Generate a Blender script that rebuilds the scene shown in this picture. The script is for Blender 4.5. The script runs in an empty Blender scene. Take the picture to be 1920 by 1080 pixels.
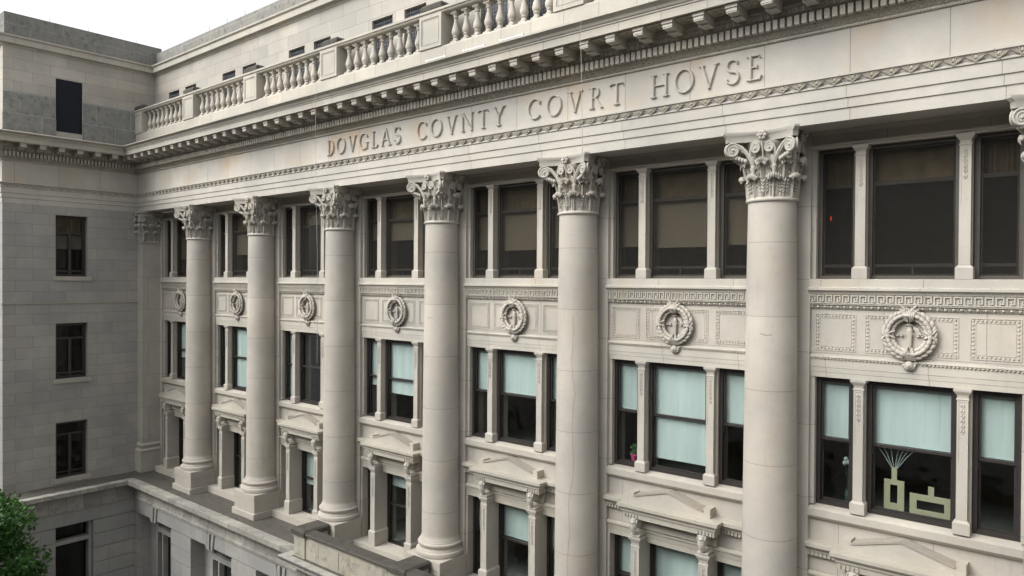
import bpy, math, random
from math import sin, cos, pi, radians as RD
from mathutils import Vector, Matrix
random.seed(7)
SC = bpy.context.scene
COL = SC.collection

# ------------------------------------------------------------------ camera
cam = bpy.data.cameras.new('camera'); cam_ob = bpy.data.objects.new('camera', cam); COL.objects.link(cam_ob)
yaw, pitch, roll = RD(40.0858), RD(-0.5701), RD(0.3266)
fwd = Vector((-sin(yaw)*cos(pitch), cos(yaw)*cos(pitch), sin(pitch)))
rgt = Vector((cos(yaw), sin(yaw), 0)); up = rgt.cross(fwd)
r2 = rgt*cos(roll)+up*sin(roll); u2 = up*cos(roll)-rgt*sin(roll)
M = Matrix((r2, u2, -fwd)).transposed().to_4x4(); M.translation = (32.143, -13.8317, 0)
cam_ob.matrix_world = M
cam.sensor_width = 36; cam.lens = 36*1359.8/1920; cam.clip_start = 0.1; cam.clip_end = 3000
SC.camera = cam_ob
SC.render.resolution_x = 1024; SC.render.resolution_y = 576

# ------------------------------------------------------------------ world, sun, exposure
SUN_EL, SUN_AZ = 42, 206          # azimuth: direction the light comes from, degrees from +Y clockwise
W = bpy.data.worlds.new('World'); SC.world = W; W.use_nodes = True
nt = W.node_tree; nt.nodes.clear()
sky = nt.nodes.new('ShaderNodeTexSky'); sky.sky_type = 'NISHITA'; sky.sun_disc = False
sky.sun_elevation = RD(SUN_EL); sky.sun_rotation = RD(SUN_AZ); sky.air_density = 1.0; sky.dust_density = 4.0; sky.ozone_density = 1.0
hs = nt.nodes.new('ShaderNodeHueSaturation'); hs.inputs['Saturation'].default_value = 0.13
bg = nt.nodes.new('ShaderNodeBackground'); bg.inputs['Strength'].default_value = 0.15
wo = nt.nodes.new('ShaderNodeOutputWorld')
nt.links.new(sky.outputs[0], hs.inputs['Color']); nt.links.new(hs.outputs[0], bg.inputs[0]); nt.links.new(bg.outputs[0], wo.inputs[0])
sl = bpy.data.lights.new('sun', 'SUN'); sl.energy = 0.68; sl.angle = RD(50); sl.color = (1, .96, .91)
so = bpy.data.objects.new('sun', sl); COL.objects.link(so)
az = RD(SUN_AZ); el = RD(SUN_EL)
sd = Vector((sin(az)*cos(el), cos(az)*cos(el), sin(el)))
so.rotation_euler = sd.to_track_quat('Z', 'Y').to_euler(); so.location = sd*60
SC.view_settings.view_transform = 'Standard'; SC.view_settings.look = 'None'; SC.view_settings.gamma = 1
SC.view_settings.exposure = 1.08
SC.render.engine = 'CYCLES'
SC.cycles.max_bounces = 6; SC.cycles.diffuse_bounces = 4; SC.cycles.transparent_max_bounces = 12

# ------------------------------------------------------------------ mesh helpers
class MB:
    def __init__(s): s.v = []; s.f = []
    def add(s, vs, fs):
        n = len(s.v); s.v += [tuple(p) for p in vs]; s.f += [tuple(i+n for i in f) for f in fs]; return s
    def box(s, x0, x1, y0, y1, z0, z1):
        return s.add([(x0,y0,z0),(x1,y0,z0),(x1,y1,z0),(x0,y1,z0),(x0,y0,z1),(x1,y0,z1),(x1,y1,z1),(x0,y1,z1)],
                     [(0,3,2,1),(4,5,6,7),(0,1,5,4),(1,2,6,5),(2,3,7,6),(3,0,4,7)])
    def bbox(s, x0, x1, y0, y1, z0, z1, b=.01):
        # box with a chamfered front (-Y) face and top
        ring = lambda y, i: [(x0+i,y,z0+i),(x1-i,y,z0+i),(x1-i,y,z1-i),(x0+i,y,z1-i)]
        return s.add(ring(y0, b)+ring(y0+b, 0)+ring(y1, 0),
            [(0,1,2,3)]+[(i,4+i,4+(i+1)%4,(i+1)%4) for i in range(4)]+[(4+i,8+i,8+(i+1)%4,4+(i+1)%4) for i in range(4)]+[(11,10,9,8)])
    def taper(s, x0, x1, y0, y1, z0, z1, d0, d1):
        # box whose bottom/top are grown by d0/d1 in x and towards -Y
        return s.add([(x0-d0,y0-d0,z0),(x1+d0,y0-d0,z0),(x1+d0,y1,z0),(x0-d0,y1,z0),(x0-d1,y0-d1,z1),(x1+d1,y0-d1,z1),(x1+d1,y1,z1),(x0-d1,y1,z1)],
                     [(0,3,2,1),(4,5,6,7),(0,1,5,4),(1,2,6,5),(2,3,7,6),(3,0,4,7)])
    def prof_x(s, prof, x0, x1, ret=0.0):
        # profile [(off, z)] with off towards -Y measured from y=0, swept along X, side faces closed; ret mitres the ends
        n = len(prof)
        a = [(x0-ret*o, -o, z) for o, z in prof]; b = [(x1+ret*o, -o, z) for o, z in prof]
        return s.add(a+b, [(i, i+1, n+i+1, n+i) for i in range(n-1)]+[tuple(range(n))[::-1], tuple(range(n, 2*n))])
    def prof_box(s, prof, x0, x1, y, yb):
        # profile swept round three sides (left, front, right) of a block whose front is at y and back at yb
        n = len(prof); vs = []
        for (o, z) in prof: vs += [(x0-o, yb, z), (x0-o, y-o, z), (x1+o, y-o, z), (x1+o, yb, z)]
        fs = []
        for i in range(n-1):
            for k in range(3): fs.append((4*i+k, 4*i+k+1, 4*i+k+5, 4*i+k+4))
        fs.append((0,3,2,1)); fs.append((4*n-4, 4*n-3, 4*n-2, 4*n-1))
        return s.add(vs, fs)
    def sweep(s, prof, path, cap=True):
        n = len(prof); m = len(path); nor = []
        for i in range(m-1):
            d = Vector((path[i+1][0]-path[i][0], path[i+1][1]-path[i][1])).normalized(); nor.append(Vector((-d.y, d.x)))
        vs = []
        for i in range(m):
            if i == 0: o = nor[0]
            elif i == m-1: o = nor[-1]
            else: o = (nor[i-1]+nor[i])/(1+nor[i-1].dot(nor[i]))
            for (q, z) in prof: vs.append((path[i][0]+o.x*q, path[i][1]+o.y*q, z))
        fs = [(i*n+k, (i+1)*n+k, (i+1)*n+k+1, i*n+k+1) for i in range(m-1) for k in range(n-1)]
        if cap: fs += [tuple(range(n)), tuple(range((m-1)*n, m*n))[::-1]]
        return s.add(vs, fs)
    def lathe(s, prof, c=(0,0,0), seg=24, cap=True, sx=1, sy=1):
        n = len(prof)
        vs = [(c[0]+r*cos(2*pi*j/seg)*sx, c[1]+r*sin(2*pi*j/seg)*sy, c[2]+z) for j in range(seg) for r, z in prof]
        fs = [(j*n+i, ((j+1)%seg)*n+i, ((j+1)%seg)*n+i+1, j*n+i+1) for j in range(seg) for i in range(n-1)]
        if cap: fs += [tuple(j*n for j in range(seg))[::-1], tuple(j*n+n-1 for j in range(seg))]
        return s.add(vs, fs)
    def ball(s, c, r, R=None, a=8, b=5):
        vs = []
        rx, ry, rz = (r, r, r) if not hasattr(r, '__len__') else r
        for i in range(b+1):
            t = pi*i/b
            for j in range(a):
                p = Vector((rx*sin(t)*cos(2*pi*j/a), ry*sin(t)*sin(2*pi*j/a), rz*cos(t)))
                if R: p = R @ p
                vs.append((c[0]+p.x, c[1]+p.y, c[2]+p.z))
        return s.add(vs, [(i*a+j, (i+1)*a+j, (i+1)*a+(j+1)%a, i*a+(j+1)%a) for i in range(b) for j in range(a)])
    def tube(s, pts, rad, seg=6, flat=1.0, upv=(0,0,1)):
        pts = [Vector(p) for p in pts]; n = len(pts); vs = []
        for i, p in enumerate(pts):
            d = (pts[min(i+1, n-1)]-pts[max(i-1, 0)]).normalized()
            u = Vector(upv) - d*d.dot(Vector(upv))
            if u.length < 1e-3: u = Vector((1,0,0)) - d*d.x
            u.normalize(); w = d.cross(u); r = rad[i] if hasattr(rad, '__len__') else rad
            for k in range(seg):
                a = 2*pi*k/seg; vs.append(p+u*r*cos(a)+w*r*flat*sin(a))
        fs = [(i*seg+k, i*seg+(k+1)%seg, (i+1)*seg+(k+1)%seg, (i+1)*seg+k) for i in range(n-1) for k in range(seg)]
        fs += [tuple(range(seg))[::-1], tuple(range((n-1)*seg, n*seg))]
        return s.add(vs, fs)
    def poly(s, pts, y0, y1, slope=0):
        # polygon [(x,z)] extruded from y1 (back) to y0 (front)
        n = len(pts); cx = sum(p[0] for p in pts)/n; cz = sum(p[1] for p in pts)/n
        fr = [(x+(cx-x)*slope, y0, z+(cz-z)*slope) for x, z in pts]
        return s.add(fr+[(x, y1, z) for x, z in pts], [tuple(range(n)), tuple(range(n, 2*n))[::-1]]+[(i, n+i, n+(i+1)%n, (i+1)%n) for i in range(n)])
    def surf(s, g):
        a = len(g); b = len(g[0])
        return s.add([p for r in g for p in r], [(i*b+j, i*b+j+1, (i+1)*b+j+1, (i+1)*b+j) for i in range(a-1) for j in range(b-1)])
    def mesh(s, name, mat, smooth=None):
        me = bpy.data.meshes.new(name); me.from_pydata(s.v, [], s.f); me.materials.append(mat)
        import bmesh
        bm = bmesh.new(); bm.from_mesh(me); bmesh.ops.recalc_face_normals(bm, faces=bm.faces); bm.to_mesh(me); bm.free()
        if smooth is not None:
            me.shade_smooth(); me.set_sharp_from_angle(angle=RD(smooth))
        me.update(); return me
    def build(s, name, mat, parent=None, smooth=None, loc=None):
        return link(name, s.mesh(name, mat, smooth), parent, loc)

def link(name, me, parent=None, loc=None, rz=0):
    o = bpy.data.objects.new(name, me); COL.objects.link(o)
    if parent: o.parent = parent
    if loc: o.location = loc
    if rz: o.rotation_euler.z = rz
    return o
def empty(name, loc=(0,0,0)):
    o = bpy.data.objects.new(name, None); COL.objects.link(o); o.location = loc; o.empty_display_size = .3; return o
def tag(o, label=None, cat=None, group=None, kind=None):
    for k, v in (('label', label), ('category', cat), ('group', group), ('kind', kind)):
        if v: o[k] = v
    return o

# ------------------------------------------------------------------ materials
class NT:
    def __init__(s, name):
        s.m = bpy.data.materials.new(name); s.m.use_nodes = True; s.t = s.m.node_tree; s.t.nodes.clear()
        s.out = s.n('ShaderNodeOutputMaterial')
    def n(s, t, **k):
        o = s.t.nodes.new(t)
        for a, b in k.items(): setattr(o, a, b)
        return o
    def l(s, a, b): s.t.links.new(a, b)
    def math(s, op, a, b=None, clamp=False):
        o = s.n('ShaderNodeMath', operation=op, use_clamp=clamp)
        for i, q in enumerate((a, b)):
            if q is None: continue
            if isinstance(q, (int, float)): o.inputs[i].default_value = q
            else: s.l(q, o.inputs[i])
        return o.outputs[0]
    def mix(s, f, a, b, mode='MIX'):
        o = s.n('ShaderNodeMix', data_type='RGBA', blend_type=mode)
        for i, q in ((0, f), (6, a), (7, b)):
            if isinstance(q, (int, float)): o.inputs[i].default_value = q
            elif isinstance(q, tuple): o.inputs[i].default_value = (*q, 1) if len(q) == 3 else q
            else: s.l(q, o.inputs[i])
        return o.outputs[2]
    def noise(s, vec, scale, detail=4, rough=.55):
        o = s.n('ShaderNodeTexNoise'); o.inputs['Scale'].default_value = scale; o.inputs['Detail'].default_value = detail
        o.inputs['Roughness'].default_value = rough
        if vec is not None: s.l(vec, o.inputs['Vector'])
        return o.outputs['Fac']
    def ramp(s, f, a, b, ca=(0,0,0), cb=(1,1,1)):
        o = s.n('ShaderNodeMapRange'); o.inputs['From Min'].default_value = a; o.inputs['From Max'].default_value = b
        o.clamp = True; s.l(f, o.inputs['Value']); return o.outputs[0]
    def comb(s, x, y, z=0.0):
        o = s.n('ShaderNodeCombineXYZ')
        for i, q in enumerate((x, y, z)):
            if isinstance(q, (int, float)): o.inputs[i].default_value = q
            else: s.l(q, o.inputs[i])
        return o.outputs[0]

def stone(name, col, brick=None, var=.10, warm=.25, grime=.5, bump=.25, mortar=.55, rough=.85, streak=.3, offset=.5, mottle=0):
    """limestone; brick = (width, row, phase_u, phase_z, mortar size) in metres over u = X - Y and Z"""
    t = NT(name)
    g = t.n('ShaderNodeNewGeometry'); sp = t.n('ShaderNodeSeparateXYZ'); t.l(g.outputs['Position'], sp.inputs[0])
    u = t.math('SUBTRACT', sp.outputs[0], sp.outputs[1]); z = sp.outputs[2]; P = g.outputs['Position']
    c = (col[0]*.865, col[1]*.855, col[2]*.835)
    n1 = t.noise(P, 0.55, 5, .6)
    cc = t.mix(t.ramp(n1, .38, .66), (c[0]*.86, c[1]*.87, c[2]*.88), (c[0]*1.1, c[1]*1.09, c[2]*1.07))
    # warm iron stains
    n2 = t.noise(t.comb(t.math('MULTIPLY', u, 1.0), t.math('MULTIPLY', z, .8), 3.0), .7, 4, .6)
    cc = t.mix(t.math('MULTIPLY', t.ramp(n2, .54, .74), warm), cc, (c[0]*1.05, c[1]*.84, c[2]*.62))
    # vertical run-off streaks
    n3 = t.noise(t.comb(t.math('MULTIPLY', u, 7.0), t.math('MULTIPLY', z, .5), 0.0), 1.0, 4, .65)
    n3b = t.noise(P, .8, 2)
    st = t.math('MULTIPLY', t.ramp(n3, .56, .78), t.ramp(n3b, .42, .62))
    cc = t.mix(t.math('MULTIPLY', st, streak), cc, (c[0]*.5, c[1]*.5, c[2]*.48))
    # fine grime specks
    n4 = t.noise(P, 9, 6, .7)
    cc = t.mix(t.math('MULTIPLY', t.ramp(n4, .56, .78), grime*.5), cc, (c[0]*.45, c[1]*.44, c[2]*.42))
    n5 = t.noise(P, 3.2, 6, .72)
    cc = t.mix(t.math('MULTIPLY', t.ramp(n5, .40, .66), .26+mottle*.5), cc, (c[0]*1.25, c[1]*1.24, c[2]*1.2) if mottle else (c[0]*.80, c[1]*.79, c[2]*.77))
    if mottle:
        n6 = t.noise(P, 5.1, 6, .75); cc = t.mix(t.math('MULTIPLY', t.ramp(n6, .52, .66), .7), cc, (c[0]*.4, c[1]*.41, c[2]*.4))
    h = t.math('MULTIPLY', t.noise(P, 38, 4, .6), .25)
    h = t.math('ADD', h, t.math('MULTIPLY', n4, .35))
    if brick:
        b = t.n('ShaderNodeTexBrick'); b.offset = offset; b.offset_frequency = 2; b.squash = 1
        wv = t.comb(t.math('SUBTRACT', u, brick[2]), t.math('SUBTRACT', z, brick[3]), 0.0)
        t.l(wv, b.inputs['Vector']); b.inputs['Scale'].default_value = 1
        b.inputs['Color1'].default_value = (1-var, 1-var, 1-var*.9, 1); b.inputs['Color2'].default_value = (1+var*.7, 1+var*.66, 1+var*.6, 1)
        b.inputs['Mortar'].default_value = (mortar, mortar, mortar, 1)
        b.inputs['Mortar Size'].default_value = brick[4]; b.inputs['Mortar Smooth'].default_value = .15; b.inputs['Bias'].default_value = 0
        b.inputs['Brick Width'].default_value = brick[0]; b.inputs['Row Height'].default_value = brick[1]
        cc = t.mix(1.0, cc, b.outputs['Color'], 'MULTIPLY')
        h = t.math('SUBTRACT', h, t.math('MULTIPLY', b.outputs['Fac'], .8))
    bs = t.n('ShaderNodeBsdfPrincipled'); t.l(cc, bs.inputs['Base Color']); bs.inputs['Roughness'].default_value = rough
    bs.inputs['Specular IOR Level'].default_value = .25
    bp = t.n('ShaderNodeBump'); bp.inputs['Strength'].default_value = bump; bp.inputs['Distance'].default_value = .02
    t.l(h, bp.inputs['Height']); t.l(bp.outputs[0], bs.inputs['Normal']); t.l(bs.outputs[0], t.out.inputs[0])
    return t.m

def flat(name, col, rough=.6, metal=0, var=.15, scale=6, bump=0, emit=0):
    t = NT(name); g = t.n('ShaderNodeNewGeometry'); n = t.noise(g.outputs['Position'], scale, 4)
    cc = t.mix(t.ramp(n, .3, .7), tuple(c*(1-var) for c in col), tuple(c*(1+var) for c in col))
    bs = t.n('ShaderNodeBsdfPrincipled'); t.l(cc, bs.inputs['Base Color']); bs.inputs['Roughness'].default_value = rough; bs.inputs['Metallic'].default_value = metal
    if emit: bs.inputs['Emission Color'].default_value = (*col, 1); bs.inputs['Emission Strength'].default_value = emit
    if bump:
        bp = t.n('ShaderNodeBump'); bp.inputs['Strength'].default_value = bump; bp.inputs['Distance'].default_value = .03
        t.l(n, bp.inputs['Height']); t.l(bp.outputs[0], bs.inputs['Normal'])
    t.l(bs.outputs[0], t.out.inputs[0]); return t.m

def glass(name, tint, refl=1.0, wav=.02):
    t = NT(name); fr = t.n('ShaderNodeLayerWeight'); fr.inputs['Blend'].default_value = .5
    g = t.n('ShaderNodeNewGeometry'); n = t.noise(g.outputs['Position'], 1.6, 2)
    bp = t.n('ShaderNodeBump'); bp.inputs['Strength'].default_value = wav; bp.inputs['Distance'].default_value = .3; t.l(n, bp.inputs['Height'])
    tr = t.n('ShaderNodeBsdfTransparent'); tr.inputs[0].default_value = (*tint, 1)
    gl = t.n('ShaderNodeBsdfGlossy'); gl.inputs['Roughness'].default_value = .03; t.l(bp.outputs[0], gl.inputs['Normal'])
    mx = t.n('ShaderNodeMixShader'); t.l(t.math('MULTIPLY', t.math('ADD', t.math('MULTIPLY', t.math('POWER', fr.outputs['Facing'], 5.0), .92), .06), refl, True), mx.inputs[0])
    t.l(tr.outputs[0], mx.inputs[1]); t.l(gl.outputs[0], mx.inputs[2]); t.l(mx.outputs[0], t.out.inputs[0]); return t.m

def screen_mat(name, col, cell, cover):
    t = NT(name); g = t.n('ShaderNodeNewGeometry'); sp = t.n('ShaderNodeSeparateXYZ'); t.l(g.outputs['Position'], sp.inputs[0])
    u = t.math('SUBTRACT', sp.outputs[0], sp.outputs[1])
    a = t.math('LESS_THAN', t.math('FRACT', t.math('DIVIDE', u, cell)), cover)
    b = t.math('LESS_THAN', t.math('FRACT', t.math('DIVIDE', sp.outputs[2], cell)), cover)
    f = t.math('MULTIPLY', t.math('ADD', a, b), .0)
    f = t.math('ADD', f, cover)
    tr = t.n('ShaderNodeBsdfTransparent'); d = t.n('ShaderNodeBsdfDiffuse'); d.inputs[0].default_value = (*col, 1)
    mx = t.n('ShaderNodeMixShader'); t.l(f, mx.inputs[0]); t.l(tr.outputs[0], mx.inputs[1]); t.l(d.outputs[0], mx.inputs[2])
    t.l(mx.outputs[0], t.out.inputs[0]); return t.m

LS = (.50, .475, .425)
m_plain = stone('limestone', LS)
m_carved = stone('limestone carved', (.51, .485, .44), grime=.9, bump=.35)
m_dirty = stone('limestone moulding weathered', (.50, .47, .40), grime=1.0, bump=.5, streak=.6)
m_frieze = stone('limestone frieze', (.53, .51, .47), brick=(1.5, 60, 27.44, -30, .008), var=.05, warm=.9, streak=.22, offset=0)
m_archi = stone('limestone architrave', (.53, .51, .47), brick=(2.25, 60, 28.94, -30, .007), var=.04, warm=.15, streak=.12, offset=0)
m_corn = stone('limestone cornice', (.49, .47, .42), brick=(.95, 60, 0, -30, .007), var=.06, warm=.3, streak=.5, offset=0)
m_shaft = stone('limestone shaft', (.51, .48, .435), brick=(400, 1.39, -200, .75, .006), var=.05, warm=.3, grime=.5, streak=.4, offset=0, mortar=.6)
m_wall = stone('limestone wall', (.50, .475, .43), brick=(1.55, 1.38, .62, .06, .006), var=.06, warm=.2, streak=.3)
m_span = stone('limestone spandrel', (.52, .50, .45), brick=(1.7, 40, .35, -20, .006), var=.03, warm=.45, streak=.5, offset=0)
m_ashlar = stone('limestone ashlar', (.415, .405, .385), brick=(1.15, .432, .3, -.085, .006), var=.08, warm=.2, streak=.25, grime=.35)
m_attic = stone('limestone attic', (.47, .45, .41), brick=(1.25, .43, .2, 7.1, .006), var=.11, warm=.25, streak=.3, grime=.3)
m_black = stone('blackened limestone', (.25, .255, .245), brick=(1.35, .88, .4, 5.4, .010), var=.12, warm=.1, grime=.9, streak=.2, mortar=1.4, bump=.5, mottle=1.2)
m_para = stone('grey parapet stone', (.25, .25, .235), brick=(2.3, .44, .5, 9.26, .010), var=.12, warm=.4, grime=.7, streak=.4, mortar=1.35, mottle=.6)
m_rust = stone('limestone rusticated', (.40, .40, .385), brick=(1.6, 1.13, .5, -9.59, .006), var=.09, warm=.08, streak=.5)
m_slab = stone('dark weathered slab', (.085, .081, .072), grime=1.2, bump=.8, warm=.2, mottle=1.5)
m_ledge = stone('dark ledge floor', (.11, .104, .094), grime=.9, bump=.5, warm=.1, streak=0, mottle=.9)
m_rake = stone('darker rake stone', (.37, .35, .31), grime=1.2, bump=.5, streak=.3, warm=.4)  # darker base colour and heavier grime on the rake slabs
m_hood = stone('limestone hood stained', (.46, .44, .385), grime=1.3, bump=.5, streak=.5, warm=.35)
m_edge = stone('stained ledge edge', (.36, .355, .325), brick=(.62, 40, .1, -20, .01), var=.22, warm=.2, grime=1.0, streak=.9, offset=0, mottle=.25)
m_frame = flat('bronze window frame', (.028, .024, .022), .45)
m_frame2 = flat('taupe window frame', (.06, .053, .043), .55)
m_room = flat('dark interior', (.20, .20, .19), .9)
m_glass = glass('teal tinted glass', (.86, .935, .92), 1.6)
m_glassd = glass('dark glass', (.80, .76, .68), .9)
m_glassw = glass('near black glass', (.45, .45, .43), .35)
def blind_mat(name, col):
    t = NT(name); g = t.n('ShaderNodeNewGeometry'); sp = t.n('ShaderNodeSeparateXYZ'); t.l(g.outputs['Position'], sp.inputs[0])
    f = t.noise(t.comb(t.math('MULTIPLY', sp.outputs[0], 3.2), t.math('MULTIPLY', sp.outputs[2], .35), 0.0), 1.0, 3, .5)
    f2 = t.noise(t.comb(t.math('MULTIPLY', sp.outputs[0], 11.0), t.math('MULTIPLY', sp.outputs[2], .2), 5.0), 1.0, 2, .5)
    cc = t.mix(t.ramp(f, .36, .64), tuple(q*.84 for q in col), col)
    bs = t.n('ShaderNodeBsdfPrincipled'); t.l(cc, bs.inputs['Base Color']); bs.inputs['Roughness'].default_value = .85
    bp = t.n('ShaderNodeBump'); bp.inputs['Strength'].default_value = .8; bp.inputs['Distance'].default_value = .06
    t.l(t.math('ADD', f, t.math('MULTIPLY', f2, .3)), bp.inputs['Height']); t.l(bp.outputs[0], bs.inputs['Normal']); t.l(bs.outputs[0], t.out.inputs[0]); return t.m
m_blind = blind_mat('pale roller blind', (.55, .60, .585))
m_blindb = flat('beige roller blind', (.42, .40, .35), .8, var=.06, scale=1.2)
m_brown = flat('brown curtain', (.34, .29, .205), .9, var=.25, scale=4)
m_screen = screen_mat('insect screen', (.035, .033, .03), .03, .32)
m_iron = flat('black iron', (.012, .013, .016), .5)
m_door = flat('dark steel sheet', (.005, .008, .014), .95)
m_white = flat('white metal strip', (.75, .76, .78), .35)
m_asph = flat('asphalt', (.08, .08, .08), .9, bump=.3)
m_pave = stone('concrete paving', (.20, .195, .18), brick=(1.5, 1.5, 0, 0, .01))

# ------------------------------------------------------------------ the building
B = empty('courthouse_building', (0, 0, -14.5))
tag(B, 'pale limestone courthouse with a Corinthian colonnade, inscribed frieze and rooftop balustrade', 'building')
BP = empty('_tmp'); bpy.data.objects.remove(BP)
class PZ:  # parent wrapper: keeps world coordinates for children of the building
    pass
def part(mb, name, mat, smooth=None, loc=(0,0,0), rz=0):
    me = mb.mesh(name, mat, smooth) if isinstance(mb, MB) else mb
    o = link(name, me, B, (loc[0], loc[1], loc[2]+14.5), rz); return o
def sub(mb, name, mat, par, smooth=None, loc=(0,0,0), rz=0):
    me = mb.mesh(name, mat, smooth) if isinstance(mb, MB) else mb
    return link(name, me, par, loc, rz)

S = 4.5; YF = -.4414; XE = 33.5; WE = -5.34; ZG = -14.5
BAYS = range(0, 7)
PATH = [(XE, YF), (0, YF), (0, WE), (-7, WE)]

# --- entablature
arch = MB().sweep([(-.75, 2.83), (0, 2.825), (0, 3.03), (.012, 3.035), (.025, 3.04), (.025, 3.2), (.037, 3.206), (.05, 3.212), (.05, 3.425), (.075, 3.43), (.075, 3.45),
                   (.06, 3.47), (.075, 3.52), (.115, 3.56), (.14, 3.575), (.14, 3.6), (.0, 3.62), (-.75, 3.62)], PATH)
E_ = part(arch, 'entablature', m_archi)
sub(MB().sweep([(-.7, 3.621), (.002, 3.6), (.002, 4.44), (-.7, 4.44)], PATH), 'frieze', m_frieze, E_)
cor = MB().sweep([(-.6, 4.42), (.035, 4.42), (.045, 4.45), (.03, 4.47), (.05, 4.49), (.07, 4.53), (.12, 4.565), (.12, 4.58), (.12, 4.765), (.15, 4.77), (.15, 4.785), (.2, 4.79),
                  (.22, 4.84), (.26, 4.90), (.30, 4.93), (.30, 4.95), (.30, 5.06), (.80, 5.06), (.80, 5.035), (.86, 5.035), (.86, 5.20), (.88, 5.205), (.88, 5.235), (.905, 5.25),
                  (.93, 5.30), (.99, 5.34), (1.03, 5.355), (1.03, 5.39), (.9, 5.42), (.45, 5.5), (-.1, 5.52)], PATH)
sub(cor, 'cornice', m_corn, E_, smooth=25)

def along(path, step, fn, pad=0.0, inner=0.0):
    """call fn(x, y, tx, ty, nx, ny) along the path; spacing is rounded so it fits each run"""
    for i in range(len(path)-1):
        a = Vector(path[i]); b = Vector(path[i+1]); d = (b-a); L = d.length; d.normalize(); n = Vector((-d.y, d.x))
        s0 = pad if i > 0 else 0; k = int(round((L-s0)/step)); st = (L-s0)/k
        for j in range(k):
            q = a+d*(s0+st*(j+.5)); fn(q, d, n)
VIS = [(XE, YF), (0, YF), (0, WE)]
def obox(mb, q, d, n, w, o0, o1, z0, z1, dz=0):
    p = [q+d*(-w/2)+n*o0, q+d*(w/2)+n*o0, q+d*(w/2)+n*o1, q+d*(-w/2)+n*o1]
    mb.add([(v.x, v.y, z0+(dz if i > 1 else 0)) for i, v in enumerate(p)]+[(v.x, v.y, z1) for v in p], [(0,3,2,1),(4,5,6,7),(0,1,5,4),(1,2,6,5),(2,3,7,6),(3,0,4,7)])
mb = MB()
along(VIS, S/35, lambda q, d, n: obox(mb, q, d, n, .086, .1, .245, 4.59, 4.758), pad=.12)
sub(mb, 'dentil_course', m_plain, E_)
mb = MB()
def egg(q, d, n):
    R = Matrix(((d.x, n.x, 0), (d.y, n.y, 0), (0, 0, 1)))
    c = q+n*.245; mb.ball((c.x, c.y, 4.862), (.037, .04, .062), R, 8, 5)
    # shell round the egg
    pts = [(q+n*(.255+.02*sin(a)) + d*(.052*cos(a)*1.0)) for a in ()]
    arc = []
    for k in range(7):
        a = pi+pi*k/6; pp = q+d*(.055*cos(a))+n*(.262-.012*sin(a)); arc.append((pp.x, pp.y, 4.875+.075*sin(a)))
    mb.tube(arc, .0085, 4)
    pp = q+d*(S/70)+n*.262; mb.ball((pp.x, pp.y, 4.85), (.008, .012, .06), R, 5, 4)
along(VIS, S/35, egg, pad=.25)
def bead(z, o, r, step, pad):
    def f(q, d, n):
        c = q+n*o; mb.ball((c.x, c.y, z), r, None, 6, 4)
    along(VIS, step, f, pad=pad)
bead(4.778, .155, .014, S/70, .15)
bead(4.437, .043, .014, .05, .05)
def heart(q, d, n):
    for s_ in (-1, 1):
        arc = []
        for k in range(6):
            a = pi*.5*k/5; pp = q+d*(s_*.045*cos(a))+n*(.062+.05*k/5); arc.append((pp.x, pp.y, 4.482+.07*k/5+.015*sin(a)))
        mb.tube(arc, .009, 4)
    a0 = q+n*.085; mb.ball((a0.x, a0.y, 4.52), (.012, .02, .03), None, 5, 4)
along(VIS, .118, heart, pad=.1)
sub(mb, 'egg_and_dart_moulding', m_dirty, E_, smooth=50)
# architrave crown moulding, leaf and dart
mb = MB()
def leafd(q, d, n):
    for s_ in (-1, 1):
        for k, (dx, h) in enumerate(((.035, .06), (.068, .045), (.098, .03))):
            p0 = q+d*(s_*.012)+n*.075; p1 = q+d*(s_*dx*.8)+n*.1; p2 = q+d*(s_*dx*1.25)+n*.13
            mb.tube([(p0.x, p0.y, 3.445+.01*k), (p1.x, p1.y, 3.50+h*.3), (p2.x, p2.y, 3.52+h*.6)], [.014, .02, .008], 5)
    c = q+n*.105; mb.ball((c.x, c.y, 3.525), (.022, .02, .035), None, 6, 4)
    c = q+n*.085; mb.ball((c.x, c.y, 3.468), (.03, .014, .014), None, 6, 4)
along(VIS, .30, leafd, pad=.14)
sub(mb, 'leaf_moulding', m_dirty, E_, smooth=50)
# coffers between modillions and modillions
mod = MB()
mod.box(-.115, .115, -.50, 0, 4.965, 5.052); mod.box(-.128, .128, -.515, 0, 5.04, 5.062)
mod.box(-.098, .098, -.478, 0, 4.875, 4.966); mod.box(-.10, .10, -.26, 0, 4.84, 4.876)
mod.box(-.105, .105, -.488, -.4, 4.90, 4.93)
mm = mod.mesh('modillion', m_carved)
cof = MB(); cof.box(-.17, .17, -.42, -.06, 5.0, 5.004)
for z, i in ((5.048, .0), (5.034, .035), (5.02, .07)):
    for a, b, c, d_ in ((-.18+i, .18-i, -.43+i, -.40+i), (-.18+i, .18-i, -.08-i, -.05-i), (-.18+i, -.15+i, -.40+i, -.08-i), (.15-i, .18-i, -.40+i, -.08-i)):
        cof.box(a, b, c, d_, z-.012, z+.013)
cof = MB()
for i, dz in ((0, 0), (.035, .01), (.07, .02)):
    for a, b, c, d_ in ((-.18+i, .18-i, -.43+i, -.40+i), (-.18+i, .18-i, -.08-i, -.05-i), (-.18+i, -.15+i, -.3985+i, -.0815-i), (.15-i, .18-i, -.3985+i, -.0815-i)):
        cof.box(a, b, c, d_, 5.025+dz, 5.062)
cof.ball((0, -.24, 5.05), (.05, .05, .03))
for k in range(6): cof.ball((.06*cos(k*pi/3), -.24+.06*sin(k*pi/3), 5.052), (.03, .03, .02))
cm = cof.mesh('coffer', m_dirty)
k = 0
x = 6.43*0+S/14
while x < XE:
    sub(mm, 'modillion', None, E_, loc=(x, YF-.30, 0)); 
    x += S/7
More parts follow.
